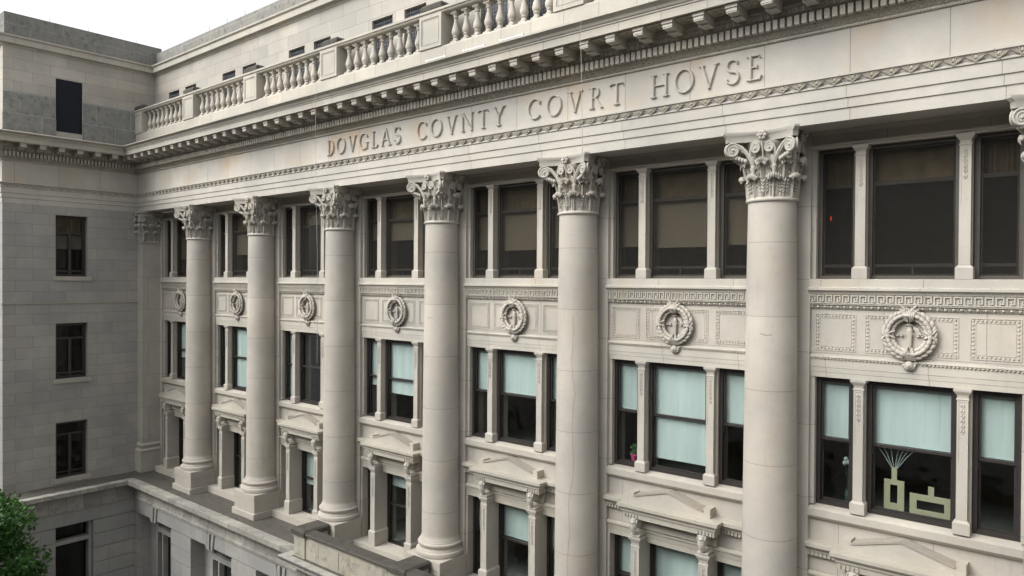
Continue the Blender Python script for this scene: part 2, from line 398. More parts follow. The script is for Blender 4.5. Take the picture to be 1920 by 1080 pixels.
for j in range(8):
    y = YF-.86-.35-j*S/7
    if y > WE+.1: sub(mm, 'modillion', None, E_, loc=(.30, y, 0), rz=pi/2)
mbc = MB()
for i in range(int(XE/(S/7))):
    x = (i+1)*S/7
    if x < .95: continue
    mbc.add([(vx+x, vy+YF-.30, vz) for vx, vy, vz in cof.v], cof.f)
for j in range(6):
    y = YF-.86-.35-(j+.5)*S/7
    mbc.add([(-vy+.30, vx+y, vz) for vx, vy, vz in cof.v], cof.f)
sub(mbc, 'soffit_coffers', m_dirty, E_, smooth=40)

# --- inscription: raised Roman capitals
def stroke(mb, pts, w, h):
    """ridge-backed stroke through (x,z) points; w = half width (number or list)"""
    n = len(pts); V = [Vector(p) for p in pts]; vs = []
    for i, p in enumerate(V):
        d = (V[min(i+1, n-1)]-V[max(i-1, 0)]).normalized(); q = Vector((-d.y, d.x)); ww = w[i] if hasattr(w, '__len__') else w
        for f, y in ((1, 0), (.8, h*.75), (.35, h), (-.35, h), (-.8, h*.75), (-1, 0)):
            vs.append((p.x+q.x*ww*f, -y, p.y+q.y*ww*f))
    fs = [(i*6+k, i*6+k+1, (i+1)*6+k+1, (i+1)*6+k) for i in range(n-1) for k in range(5)]+[tuple(range(6)), tuple(range((n-1)*6, n*6))[::-1]]
    mb.add(vs, fs)
def arcpts(cx, cz, rx, rz, a0, a1, n=18):
    return [(cx+rx*cos(RD(a0+(a1-a0)*i/n)), cz+rz*sin(RD(a0+(a1-a0)*i/n))) for i in range(n+1)]
def ser(mb, x, z, w=.16, h=.05): stroke(mb, [(x-w, z), (x-w*.5, z+(.012 if z < .5 else -.012)), (x+w*.5, z+(.012 if z < .5 else -.012)), (x+w, z)], [.022, .03, .03, .022], h)
TK, TN = .062, .036
def arcw(n, thick_at):  # stroke weight modulation round a bowl
    return None
def glyph(ch, hh):
    """letters in a unit cell (height 1), returns (mesh builder, width)"""
    mb = MB(); H = .055
    def bowl(cx, cz, rx, rz, a0, a1, n=20):
        p = arcpts(cx, cz, rx, rz, a0, a1, n)
        w = [TN+(TK-TN)*abs(cos(RD(a0+(a1-a0)*i/n))) for i in range(n+1)]
        stroke(mb, p, w, H-.001)
    def st(p, w=TK, h=H): stroke(mb, p, w, h)
    if ch == 'D':
        st([(.16, 0), (.16, 1)]); ser(mb, .13, .03); ser(mb, .13, .97); bowl(.22, .5, .42, .47, 90, -90); st([(.14, .97), (.24, .97)], TN, .05); st([(.14, .03), (.24, .03)], TN, .05); wd = .70
    elif ch in 'O': bowl(.44, .5, .40, .48, 0, 360, 36); wd = .88
    elif ch == 'C': bowl(.44, .5, .40, .48, 42, 318, 30); st([(.74, .70), (.745, .86)], .03, .05); wd = .80
    elif ch == 'G': bowl(.44, .5, .40, .48, 42, 300, 30); st([(.74, .70), (.745, .86)], .03, .05); st([(.72, .05), (.72, .40)], TK*.9); ser(mb, .72, .42, .13); wd = .88
    elif ch == 'V': st([(.10, .98), (.42, 0)]); st([(.74, .98), (.42, 0)], TN, H-.004); ser(mb, .10, .97, .13); ser(mb, .74, .97, .11); wd = .84
    elif ch == 'A': st([(.42, 1), (.76, .02)]); st([(.42, 1), (.10, .02)], TN, H-.004); st([(.22, .36), (.62, .36)], TN, .045); ser(mb, .76, .03, .13); ser(mb, .10, .03, .11); wd = .86
    elif ch == 'L': st([(.16, 0), (.16, 1)]); ser(mb, .16, .97, .14); ser(mb, .10, .03, .1); st([(.1, .035), (.50, .035), (.58, .17)], [.035, .036, .02], .05); wd = .60
    elif ch == 'S':
        st(arcpts(.32, .74, .22, .235, 30, 270, 16)+arcpts(.32, .26, .25, .245, 90, -150, 16)[1:], [.03+.03*sin(pi*i/32) for i in range(33)]); st([(.515, .78), (.52, .92)], .025, .05); st([(.10, .08), (.095, .24)], .025, .05); wd = .64
    elif ch == 'N': st([(.12, 0), (.12, 1)], TN, H-.004); st([(.12, .98), (.78, .02)]); st([(.78, 0), (.78, 1)], TN, H-.004); ser(mb, .12, .03, .11); ser(mb, .10, .97, .11); ser(mb, .78, .97, .11); wd = .90
    elif ch == 'T': st([(.38, 0), (.38, .98)]); ser(mb, .38, .03, .14); st([(.03, .85), (.08, .96), (.68, .96), (.73, .85)], [.02, .034, .034, .02], .05); wd = .76
    elif ch == 'Y': st([(.38, 0), (.38, .46)]); st([(.06, .98), (.38, .44)]); st([(.70, .98), (.38, .44)], TN, H-.004); ser(mb, .38, .03, .14); ser(mb, .06, .97, .12); ser(mb, .70, .97, .10); wd = .76
    elif ch == 'R': st([(.16, 0), (.16, 1)]); ser(mb, .14, .03, .14); ser(mb, .10, .97, .1); bowl(.28, .74, .24, .235, 90, -90, 14); st([(.14, .97), (.3, .97)], TN, .05); st([(.14, .505), (.3, .505)], TN, .05); st([(.34, .50), (.66, .03), (.76, .02)], [.05, .055, .02], H-.003); wd = .74
    elif ch == 'H': st([(.14, 0), (.14, 1)]); st([(.74, 0), (.74, 1)]); st([(.14, .52), (.74, .52)], TN, .045); [ser(mb, a, b, .13) for a in (.14, .74) for b in (.03, .97)]; wd = .88
    elif ch == 'E': st([(.16, 0), (.16, 1)]); ser(mb, .10, .03, .1); ser(mb, .10, .97, .1); st([(.14, .965), (.50, .965), (.55, .85)], [TN, TN, .02], .05); st([(.16, .52), (.42, .52)], TN, .045); st([(.42, .45), (.42, .60)], .022, .043); st([(.14, .035), (.52, .035), (.60, .17)], [TN, TN, .02], .05); wd = .60
    return mb, wd
HL = .475
for word, x0, x1 in (('DOVGLAS', 13.48, 16.86), ('COVNTY', 17.52, 20.62), ('COVRT', 21.36, 23.98), ('HOVSE', 24.62, 26.95)):
    gl = [glyph(c, HL) for c in word]; tw = sum(g[1] for g in gl)*HL; gap = (x1-x0-tw)/(len(word)-1) if True else 0
    x = x0
    for (g, wd), ch in zip(gl, word):
        mb2 = MB(); mb2.add([(vx*HL, vy, vz*HL) for vx, vy, vz in g.v], g.f)
        o = sub(mb2, 'letter', m_frieze, E_, smooth=35, loc=(x, YF-.0015, 3.785)); o['label'] = 'raised stone capital letter ' + ch
        x += wd*HL+gap

# --- Corinthian capital pieces (local: z = 0 at the neck, height 1.245)
def leaf(mb, P, n, t, h, w, out, r0=.44, bend=.45, seg=14):
    """acanthus leaf; P = plan point on the bell axis, n = outward, t = tangent, profile radius from r0"""
    prof = [(0, 0), (.015, .22), (.03, .45), (.06, .66), (.11, .83), (.19, .96), (.26, 1.0), (.315, .965), (.335, .90), (.315, .845)]
    m = len(prof); g = []
    ws = [.80, .92, 1.0, 1.0, .96, .90, .84, .78, .70, .55]
    for i, (o, z) in enumerate(prof):
        row = []
        for j in range(-6, 7):
            s_ = j/6.0; ww = w*ws[i]*(1+.05*(1 if i % 2 else -1)*(abs(s_) > .8))
            x = s_*ww
            rib = .022*cos(s_*pi*5)*(1-.15*abs(s_))+.028*(1-min(1, abs(s_)*6)) 
            r = r0+o*out/.335-(x*x)/(2*bend)*(.9)+rib*(1 if i < 7 else .6)
            zz = z*h - (.035*abs(s_)**1.5 if i > 4 else 0)*1.5
            q = P+n*r+t*x; row.append((q.x, q.y, zz))
        g.append(row)
    mb.surf(g)
    R = Matrix(((t.x, n.x, 0), (t.y, n.y, 0), (0, 0, 1)))
    for s_, k in ((-.86, .6), (-.58, .8), (-.29, .95), (0, 1.05), (.29, .95), (.58, .8), (.86, .6)):
        x = s_*w*.80; q = P+n*(r0+out*.84-(x*x)/(2*bend))+t*x
        mb.ball((q.x, q.y, h*.925-.035*s_*s_), (w*.145, .060*k, .058*k), R, 7, 5)
    for f, o in ((.30, .03), (.45, .045), (.60, .065), (.74, .10)):   # curled side lobes
        for s_ in (-1, 1):
            for e, kk in ((.93, 1.0), (.62, .75)):
                x = s_*w*e; q = P+n*(r0+.012+o*out/.335-(x*x)/(2*bend))+t*x
                Rt = R @ Matrix.Rotation(-s_*.6, 3, 'Y'); mb.ball((q.x, q.y, f*h), (.016*kk, .022*kk, .05*kk), Rt, 6, 4)
def spiral(mb, c, a, b, R0, turns, tr, ccw=1, start=pi/2, thick=.05, nrm=None, n=34):
    """scroll in the plane of unit vectors a, b round centre c"""
    pts = []; rr = []
    for i in range(n+1):
        f = i/n; ang = start+ccw*2*pi*turns*f; r = R0*(1-f)**.9+.012
        pts.append(c+a*(r*cos(ang))+b*(r*sin(ang))); rr.append(tr*(1-.45*f))
    mb.tube(pts, rr, 6, upv=tuple(nrm))
    # disc body behind the scroll
    seg = 16; vs = []
    for k in range(seg):
        d = a*cos(2*pi*k/seg)+b*sin(2*pi*k/seg)
        vs.append(c+d*R0*.97+nrm*.004)
    for k in range(seg):
        d = a*cos(2*pi*k/seg)+b*sin(2*pi*k/seg)
        vs.append(c+d*R0*.97-nrm*thick)
    mb.add(vs, [tuple(range(seg)), tuple(range(seg, 2*seg))[::-1]]+[(k, (k+1) % seg, seg+(k+1) % seg, seg+k) for k in range(seg)])
    q = c+nrm*.012; mb.ball((q.x, q.y, q.z), .022, None, 6, 4)
    return pts[0]
def abacus(mb, hc, z0, z1, mid, cut=.085):
    def ring(e, z):
        pts = []
        H = hc+e
        for k in range(4):
            a = k*pi/2
            n = Vector((cos(a), sin(a))); t = Vector((-sin(a), cos(a)))
            for i in range(11):
                s_ = -1+2*i/10; x = s_*(H-cut*.5); y = (mid+e)+(H+cut*.35-(mid+e))*abs(s_)**2.2
                q = n*y*1.0+t*x; pts.append((q.x, q.y, z))
        return pts
    hh = z1-z0
    rs = [ring(-.055, z0), ring(-.05, z0+.02), ring(-.045, z0+.55*hh), ring(-.02, z0+.66*hh), ring(-.012, z0+.72*hh), ring(-.012, z0+.74*hh), ring(0, z0+.8*hh), ring(0, z1)]
    n = len(rs[0]); vs = [p for r in rs for p in r]
    fs = [(i*n+j, i*n+(j+1) % n, (i+1)*n+(j+1) % n, (i+1)*n+j) for i in range(len(rs)-1) for j in range(n)]
    fs += [tuple(range(n))[::-1], tuple(range((len(rs)-1)*n, len(rs)*n))]
    mb.add(vs, fs)
def face_scrolls(mb, n, t, rf=.50, half=.60, corner=True):
    zc = .905; Z3 = Vector((0, 0, 1))
    for s_ in (-1, 1):
        if corner:
            a = (t*s_*.88+n*.42).normalized(); nr = (n*.88-t*s_*.42).normalized()
            c = n*.622+t*(s_*.53)+Z3*zc
            p0 = spiral(mb, c, a, Z3, .122, 2.1, .021, -1, pi/2, .055, nr)
            # flowing stem from the bell to the scroll
            st = [n*.46+t*(s_*.19)+Z3*.60, n*.485+t*(s_*.24)+Z3*.74, n*.50+t*(s_*.31)+Z3*.87, n*.535+t*(s_*.40)+Z3*.975, n*.58+t*(s_*.48)+Z3*1.02, p0]
            mb.tube(st, [.03, .034, .034, .03, .026, .02], 6, upv=tuple(n))
            mb.tube([p-Z3*.045-n*.008 for p in st], [.024]*6, 6, upv=tuple(n))
            # bracket leaf under the scroll
            for k in range(5):
                q = n*(.50+.02*k)+t*(s_*(.33+.05*k))+Z3*(.70+.022*k); mb.ball((q.x, q.y, q.z), (.042, .042, .05), None, 6, 4)
        c = n*.535+t*(s_*.135)+Z3*.915
        p0 = spiral(mb, c, t*(-s_), Z3, .082, 1.9, .016, -1, pi/2, .045, n)
        st = [n*.465+t*(s_*.20)+Z3*.62, n*.49+t*(s_*.235)+Z3*.76, n*.51+t*(s_*.23)+Z3*.90, n*.525+t*(s_*.20)+Z3*.975, p0]
        mb.tube(st, [.026, .028, .024, .02, .016], 6, upv=tuple(n))
        # caulis with collar
        q = n*.455+t*(s_*.195); mb.lathe([(.034, .34), (.036, .5), (.05, .56), (.05, .60), (.036, .61), (.06, .72), (.075, .78)], (q.x, q.y, 0), 10, False)
    # fleuron on the abacus and its stalk
    c = n*.565+Z3*1.15
    for k in range(6):
        d = t*(.06*cos(k*pi/3))+Z3*(.06*sin(k*pi/3)); R = Matrix(((t.x, n.x, 0), (t.y, n.y, 0), (0, 0, 1)))
        q = c+d; mb.ball((q.x, q.y, q.z), (.04, .035, .04), R, 6, 4)
    q = c+n*.03; mb.ball((q.x, q.y, q.z), .034, None, 6, 4)
    mb.tube([n*.47+Z3*.72, n*.50+Z3*.9, n*.54+Z3*1.07], [.018, .02, .03], 5, upv=tuple(t))
cap = MB()
cap.lathe([(.44, -.075), (.475, -.06), (.488, -.035), (.475, -.01), (.45, 0), (.445, .02)], seg=48)
cap.lathe([(.40, 0), (.405, .4), (.415, .7), (.45, .88), (.51, .98), (.54, 1.02), (.54, 1.05)], seg=40)
for k in range(8):
    a = k*pi/4+pi/8; n = Vector((cos(a), sin(a), 0)); t = Vector((-sin(a), cos(a), 0)); leaf(cap, Vector((0,0,0)), n, t, .43, .175, .16, .425)
for k in range(8):
    a = k*pi/4; n = Vector((cos(a), sin(a), 0)); t = Vector((-sin(a), cos(a), 0)); leaf(cap, Vector((0,0,0)), n, t, .75, .155, .20, .412)
for k in range(4):
    a = k*pi/2; n = Vector((cos(a), sin(a), 0)); t = Vector((-sin(a), cos(a), 0)); face_scrolls(cap, n, t)
abacus(cap, .70, 1.05, 1.243, .53)
cap_me = cap.mesh('capital', m_carved, 55)

# --- columns
def rs(z):  # entasis
    f = (z+7.0)/8.5
    return .5047-(.5047-.4414)*max(0, f)**1.6
Z0 = -7.3624
prof = [(.535, -6.93), (.525, -6.91), (rs(-6.9), -6.87)] + [(rs(-6.8+i*.42), -6.8+i*.42) for i in range(20)] + [(rs(1.5), 1.52), (.44, 1.53)]
sh_me = MB().lathe([(r, z) for r, z in prof], seg=64).mesh('column', m_shaft, 50)
bs = MB().lathe([(.63, Z0), (.655, Z0+.02), (.665, Z0+.07), (.655, Z0+.12), (.63, Z0+.14), (.60, Z0+.145), (.60, Z0+.165), (.575, Z0+.19), (.57, Z0+.22), (.585, Z0+.245), (.585, Z0+.26),
                 (.60, Z0+.27), (.612, Z0+.30), (.605, Z0+.335), (.585, Z0+.35), (.56, Z0+.355), (.56, Z0+.375), (.545, Z0+.39), (.535, Z0+.434)], seg=64).mesh('column_base', m_shaft, 40)
pl = MB()
pl.bbox(-.66, .66, -.66, .34, -7.60, Z0, .012); pl.bbox(-.648, .648, -.648, .34, -7.98, -7.60, .01); pl.bbox(-.717, .717, -.717, .34, -8.2, -7.98, .02)
pl_me = pl.mesh('plinth', m_plain)
COLS = []
for i in range(1, 8):
    c = part(sh_me, 'column', None, loc=(i*S, 0, 0)); COLS.append(c)
    sub(cap_me, 'capital', None, c, loc=(0, 0, 1.579)); sub(bs, 'column_base', None, c); sub(pl_me, 'plinth', None, c)

m_crack = flat('dark crack', (.18, .165, .145), .9)
def on_shaft(cxx, pts, wd):
    q_ = MB(); P = []
    for a, z in pts:
        r_ = rs(z)+.001; P.append((cxx+r_*cos(a), r_*sin(a), z))
    q_.tube(P, wd*.62, 4); return q_
random.seed(9)
cr = [(-1.22+.10*sin(z*1.3)+.05*sin(z*4.1)+random.uniform(-.02, .02)+(.10 if z > -2.6 else -.02), z) for z in [-.75-.14*k for k in range(44)]]
sub(on_shaft(0, cr, .0045), 'crack', m_crack, COLS[4])
sub(on_shaft(0, [(-1.75, -.99), (-1.5, -1.0), (-1.25, -1.0)], .009), 'crack', m_crack, COLS[3])
sub(on_shaft(0, [(-1.62, -.96), (-1.45, -.985), (-1.2, -.98)], .011), 'crack', m_crack, COLS[5])
sub(on_shaft(0, [(-1.72, -1.02), (-1.5, -1.01)], .006), 'crack', m_crack, COLS[2])

# --- corner pier between wing and colonnade
pr = MB(); pr.box(-.3, .44, -.44, .5, -7.0, 1.56)
PR = part(pr, 'corner_pier', m_wall)
q = MB().prof_box([(.0, 0), (.0, 0)], 0, 0, 0, 0)
q = MB().prof_box([(.09, -7.36), (.11, -7.33), (.11, -7.27), (.09, -7.24), (.05, -7.22), (.05, -7.15), (.07, -7.12), (.07, -7.06), (.04, -7.03), (.0, -6.98)], -.3, .44, -.44, .5)
sub(q, 'pier_base', m_plain, PR, 40)
q = MB(); q.box(-.3, .55, -.55, .5, -8.2, -7.36); sub(q, 'plinth', m_plain, PR)
q = MB()
q.prof_box([(.0, 1.50), (.03, 1.51), (.045, 1.54), (.03, 1.57), (.0, 1.58)], -.3, .44, -.44, .5)
q.prof_box([(0, 1.58), (.0, 2.2), (.04, 2.5), (.1, 2.6), (.1, 2.63)], -.3, .42, -.42, .5)
q.prof_box([(.16, 2.63), (.16, 2.72), (.2, 2.75), (.22, 2.76), (.22, 2.823)], -.3, .44, -.44, .5)
tmp = MB()
for y in (-.30, .06, .42):
    leaf(tmp, Vector((0, y-.0, 0)), Vector((1,0,0)), Vector((0,1,0)), .43, .15, .15, .425, bend=50)
for y in (-.44, -.12, .24):
    leaf(tmp, Vector((0, y, 0)), Vector((1,0,0)), Vector((0,1,0)), .75, .14, .19, .425, bend=50)
for x in (-.02, .3): leaf(tmp, Vector((x, 0, 0)), Vector((0,-1,0)), Vector((1,0,0)), .43, .14, .15, .425, bend=50)
for x in (.12, .42): leaf(tmp, Vector((x, 0, 0)), Vector((0,-1,0)), Vector((1,0,0)), .75, .13, .19, .425, bend=50)
Z3 = Vector((0,0,1))
for y, s_ in ((-.48, -1), (.30, 1)):
    spiral(tmp, Vector((.60, y, .905)), Vector((0, s_, 0)), Z3, .12, 2.1, .021, -1, pi/2, .06, Vector((1,0,0)))
    tmp.tube([Vector((.46, y*.3, .6)), Vector((.50, y*.5, .85)), Vector((.56, y*.8, 1.02)), Vector((.60, y, 1.03))], .028, 6)
for x, s_ in ((.48, 1), (.05, -1)):
    spiral(tmp, Vector((x, -.60, .905)), Vector((s_, 0, 0)), Z3, .12, 2.1, .021, -1, pi/2, .06, Vector((0,-1,0)))
tmp.ball((.62, -.08, 1.13), (.04, .09, .09)); tmp.ball((.25, -.62, 1.13), (.09, .04, .09))
q.add([(a, b, c_+1.58) for a, b, c_ in tmp.v], tmp.f)
sub(q, 'capital', m_carved, PR, 50)

# --- bay walls behind the columns
def bay_wall(i):
    m = MB()
    if i > 0: m.box(-.5, .62, .30, .95, -8.2, 2.83)
    else: m.box(-.1, .62, .30, .95, -8.2, 2.83)
    for a, b in ((.62, .70), (3.93, 4.0)):
        m.box(a, b, .385, .95, .07, 2.5); m.box(a, b, .385, .95, -4.2, -1.777)
    m.box(.62, 4.0, .385, .95, 2.5, 2.83)
    m.box(.62, 4.0, .37, .95, -1.777, -.06)
    m.box(.62, 4.0, .40, .95, -5.2, -4.45)
    m.box(.62, 4.0, .395, .95, -5.78, -5.2)
    for a, b in ((.62, .68), (3.95, 4.0)): m.box(a, b, .36, .95, -8.0, -5.78)
    m.box(.70, 3.93, .66, .95, .07-.06, .07) 
    return m
w_me = bay_wall(1).mesh('colonnade_wall', m_wall)
w0 = bay_wall(0).mesh('colonnade_wall', m_wall)
trim = MB()
T = lambda prof, x0=.62, x1=4.0, y=.385: trim.add(*(lambda q_: ([(a, b+y, c_) for a, b, c_ in q_.v], q_.f))(MB().prof_x(prof, x0, x1)))
T([(.0, 2.50), (.02, 2.50), (.02, 2.53), (.05, 2.555), (.05, 2.58), (0, 2.60)])
T([(0, 2.76), (.03, 2.79), (.06, 2.83), (0, 2.83)])
tm_me = trim.mesh('lintel_moulding', m_plain)
# spandrel
sp = MB()
def TP(mb, prof, x0, x1, y):
    q_ = MB().prof_x(prof, x0, x1); mb.add([(a, b+y, c_) for a, b, c_ in q_.v], q_.f)
TP(sp, [(-.3, .07), (.08, .065), (.095, .055), (.095, -.085), (.13, -.092), (.14, -.10), (.14, -.142), (.125, -.15), (.10, -.165), (.085, -.19), (.075, -.21), (.075, -.213), (.055, -.222),
        (.055, -.395), (.078, -.40), (.078, -.41), (.045, -.42), (.03, -.455), (.02, -.49), (.0, -.495), (-.02, -.5)], .60, 4.02, .37)
TP(sp, [(-.01, -1.36), (.045, -1.365), (.05, -1.375), (.05, -1.40), (.035, -1.41), (.03, -1.425), (.022, -1.43), (.022, -1.585), (.0155, -1.59), (.012, -1.675), (.006, -1.68), (.004, -1.775), (-.01, -1.777)], .61, 4.01, .37)
# greek key
U = 3.40/23
for k in range(23):
    x = .61+U*k; z0, z1 = -.388, -.228; H_ = z1-z0; y0 = .284
    bar = lambda a, b, c_, d_, dd=0: sp.box(x+a*U, x+b*U, y0-dd, .32, z0+c_*H_, z0+d_*H_)
    bar(.0, .13, .0, 1); bar(.13, .80, .86, 1, .0); bar(.67, .80, .24, .86); bar(.38, .67, .24, .37); bar(.38, .50, .37, .62); bar(.13, 1.0, .0, .11, .0)
# beads
k = 0; x = .65
while x < 3.99:
    sp.ball((x, .335, -.452), (.03, .03, .026), None, 8, 5)
    for e in (.042, .058, .074): sp.ball((x+e, .34, -.452), (.006, .026, .03), None, 6, 4)
    x += .116
# lower drops
x = .64
while x < 4.0:
    sp.ball((x, .330, -1.423), (.022, .016, .013), None, 6, 4); x += .06
# panel borders
def panel(x0, x1, z0, z1):
    e = .018
    for a, b, c_, d_ in ((x0, x1, z1-e, z1), (x0, x1, z0, z0+e), (x0, x0+e, z0+e, z1-e), (x1-e, x1, z0+e, z1-e)): sp.box(a, b, .358, .372, c_, d_)
    e2 = .075
    for a, b, c_, d_ in ((x0+e2, x1-e2, z1-e2-.01, z1-e2), (x0+e2, x1-e2, z0+e2, z0+e2+.01), (x0+e2, x0+e2+.01, z0+e2+.01, z1-e2-.01), (x1-e2-.01, x1-e2, z0+e2+.01, z1-e2-.01)): sp.box(a, b, .362, .372, c_, d_)
    n = int((x1-x0-.09)/.062); 
    for i_ in range(n+1):
        X = x0+.047+i_*(x1-x0-.094)/n
        for Z_ in (z0+.046, z1-.046): sp.ball((X, .365, Z_), (.021, .017, .022), None, 7, 4)
    n = int((z1-z0-.09)/.062)
    for i_ in range(1, n):
        Z_ = z0+.047+i_*(z1-z0-.094)/n
        for X in (x0+.046, x1-.046): sp.ball((X, .365, Z_), (.022, .017, .020), None, 7, 4)
panel(.705, 1.42, -1.27, -.575); panel(1.57, 3.04, -1.27, -.575); panel(3.20, 3.92, -1.27, -.575)
sp_me = sp.mesh('spandrel', m_span, 40)
# wreath
wr = MB(); cx, cz, Rr = 2.31, -.905, .335
wr.tube([(cx+Rr*cos(a*pi/20), .30, cz+Rr*1.04*sin(a*pi/20)) for a in range(41)], .048, 8, upv=(0,1,0))
random.seed(3)
for side in (-1, 1):
    for i in range(11):
        a = -pi/2+side*(.26+i*.245)
        for rr, dy in ((-.058, .02), (.0, -.055), (.062, .0)):
            aa = a+(.08 if rr else 0)*side
            tx, tz = -sin(aa)*side, cos(aa)*side; nx, nz = cos(aa), sin(aa)
            tilt = .35*(1 if rr > 0 else -1 if rr < 0 else 0)
            d = Vector((tx+nx*tilt, 0, tz+nz*tilt)).normalized(); w_ = Vector((d.z, 0, -d.x))
            R = Matrix(((d.x, 0, w_.x), (d.y, -1, w_.y), (d.z, 0, w_.z)))
            r_ = Rr+rr; wr.ball((cx+r_*nx, .270+dy*.8, cz+r_*1.04*nz), (.078, .030, .036), R, 8, 5)
for a0 in (0, pi):   # crossed ribbons left and right
    for k in (-1, 1):
        pts = []
        for f in range(7):
            s_ = -1+2*f/6; a = a0+k*s_*.24; r_ = Rr+.10*s_*(1 if a0 == 0 else 1); pts.append((cx+r_*cos(a), .225+.05*s_*s_, cz+r_*1.04*sin(a)))
        wr.tube(pts, .022, 6, flat=.8, upv=(0,1,0))
wr.ball((cx, .268, cz+.335), (.085, .045, .10), None, 10, 6); wr.ball((cx, .268, cz-.335), (.085, .045, .10), None, 10, 6)
for k in range(-3, 4):  # gathered ribbons at top and bottom
    wr.tube([(cx+k*.018, .25, cz+.22+.01*abs(k)), (cx+k*.026, .205, cz+.33), (cx+k*.036, .26, cz+.45)], [.016, .02, .016], 6)
    wr.tube([(cx+k*.018, .25, cz-.22), (cx+k*.026, .21, cz-.33), (cx+k*.034, .27, cz-.44)], [.016, .02, .016], 6)
for s_ in (-1, 1):
    wr.tube([(cx+s_*.05, .24, cz+.44), (cx+s_*.13, .22, cz+.52), (cx+s_*.17, .25, cz+.47), (cx+s_*.11, .25, cz+.41), (cx+s_*.05, .24, cz+.44)], .022, 6)
    wr.tube([(cx+s_*.03, .27, cz+.46), (cx+s_*.12, .25, cz+.44)], .02, 6)
# fasces torch with scales
wr.lathe([(.024, 0), (.038, .06), (.050, .30), (.054, .32), (.04, .34), (.034, .38), (.07, .41), (.025, .43), (.03, .48), (.012, .51)], (cx, .335, cz-.24), 12)
for k in range(4): wr.tube([(cx-.024+.016*k, .305, cz-.17), (cx-.030+.020*k, .298, cz+.06)], .007, 5)
wr.tube([(cx-.24, .31, cz+.0), (cx-.1, .30, cz+.02), (cx+.1, .30, cz+.02), (cx+.24, .31, cz+.0)], .006, 5)
for s_ in (-1, 1):
    for dx in (.13, .20): wr.lathe([(.032, 0), (.026, .018), (.009, .04), (.003, .06)], (cx+s_*dx, .345, cz-.03), 8)
wr.poly([(cx+.03, cz+.17), (cx+.13, cz+.12), (cx+.20, cz-.02), (cx+.15, cz-.0), (cx+.06, cz+.10)], .32, .365)
# mask under the wreath
wr.ball((cx, .30, cz-.535), (.075, .06, .085), None, 10, 7)
for k in range(7):
    a = -.2-k*(pi-.4)/6; wr.ball((cx+.085*cos(a), .31, cz-.52+.085*sin(a)), (.03, .03, .035), None, 6, 4)
for s_ in (-1, 1): wr.ball((cx+s_*.10, .315, cz-.49), (.045, .03, .03), None, 6, 4)
wr.ball((cx, .235, cz-.545), (.015, .02, .025), None, 6, 4)
wr_me = wr.mesh('wreath', m_carved, 50)
# window colonettes
def colon(w, y0, y1, z0, zb, z1, zc, ornament, pz0, deep=0):
    """one colonette: base block z0..zb, shaft to zc, capital to z1; front y0"""
    c = MB(); h = w/2
    c.prof_box([(.045, z0), (.045, zb-.05), (.03, zb-.03), (.0, zb)], -h, h, y0, y1)
    c.box(-h, h, y0, y1, zb, zc)
    c.prof_box([(.0, zc), (.012, zc+.01), (.012, zc+.03), (.0, zc+.035), (.0, zc+(z1-zc)*.45), (.02, zc+(z1-zc)*.6), (.045, zc+(z1-zc)*.78), (.05, z1-.03), (.05, z1)], -h, h, y0, y1)
    # sunk panel: raised margins
    for a, b, p, q_ in ((-h, -h+.028, pz0, zc-.005), (h-.028, h, pz0, zc-.005)): c.box(a, b, y0-.008, y0, p, q_)
    c.box(-h+.028, h-.028, y0-.008, y0, zc-.03, zc-.005); c.box(-h+.028, h-.028, y0-.008, y0, zb, pz0)
    c.box(-h, -h+.028, y0-.0085, y0, zb, pz0); c.box(h-.028, h, y0-.0085, y0, zb, pz0)
    for k in range(ornament):
        z = zc-.085-k*.085
        for s_ in (-1, 1): c.ball((s_*.018, y0-.004, z), (.016, .014, .034), None, 6, 4)
        c.ball((0, y0-.008, z-.042), .013, None, 6, 4)
    return c
cu = colon(.17, .33, .50, .07, .31, 2.5, 2.31, 6, 1.33).mesh('colonette', m_carved, 35)
cmid = colon(.165, .335, .50, -4.22, -3.98, -1.777, -1.97, 6, -2.98).mesh('colonette', m_carved, 35)
clow = colon(.20, .10, .58, -7.95, -7.50, -5.62, -5.85, 7, -6.75).mesh('colonette', m_carved, 35)
# sills, hood
sl_ = MB()
TP(sl_, [(-.25, -4.19), (.02, -4.235), (.10, -4.27), (.10, -4.40), (.09, -4.41), (.06, -4.45), (-.02, -4.5)], .60, 4.02, .39)
sill_me = sl_.mesh('window_sill', m_edge if False else m_plain)
hd = MB()
side_p = [(-.1, -4.86), (.16, -4.89), (.17, -4.90), (.17, -4.97), (.14, -5.0), (.11, -5.03), (.08, -5.04), (.08, -5.075), (.05, -5.08), (.05, -5.17), (.03, -5.175), (.0, -5.19), (-.05, -5.2)]
TP(hd, side_p, .60, 4.02, .37)
for x in [.62+.075*k for k in range(46)]: hd.box(x, x+.042, .292, .325, -5.15, -5.085)
TP(hd, [(-.02, -5.46), (.02, -5.47), (.05, -5.50), (.05, -5.54), (.02, -5.56), (.01, -5.66), (.0, -5.665), (.0, -5.78), (-.05, -5.78)], .61, 4.01, .37)
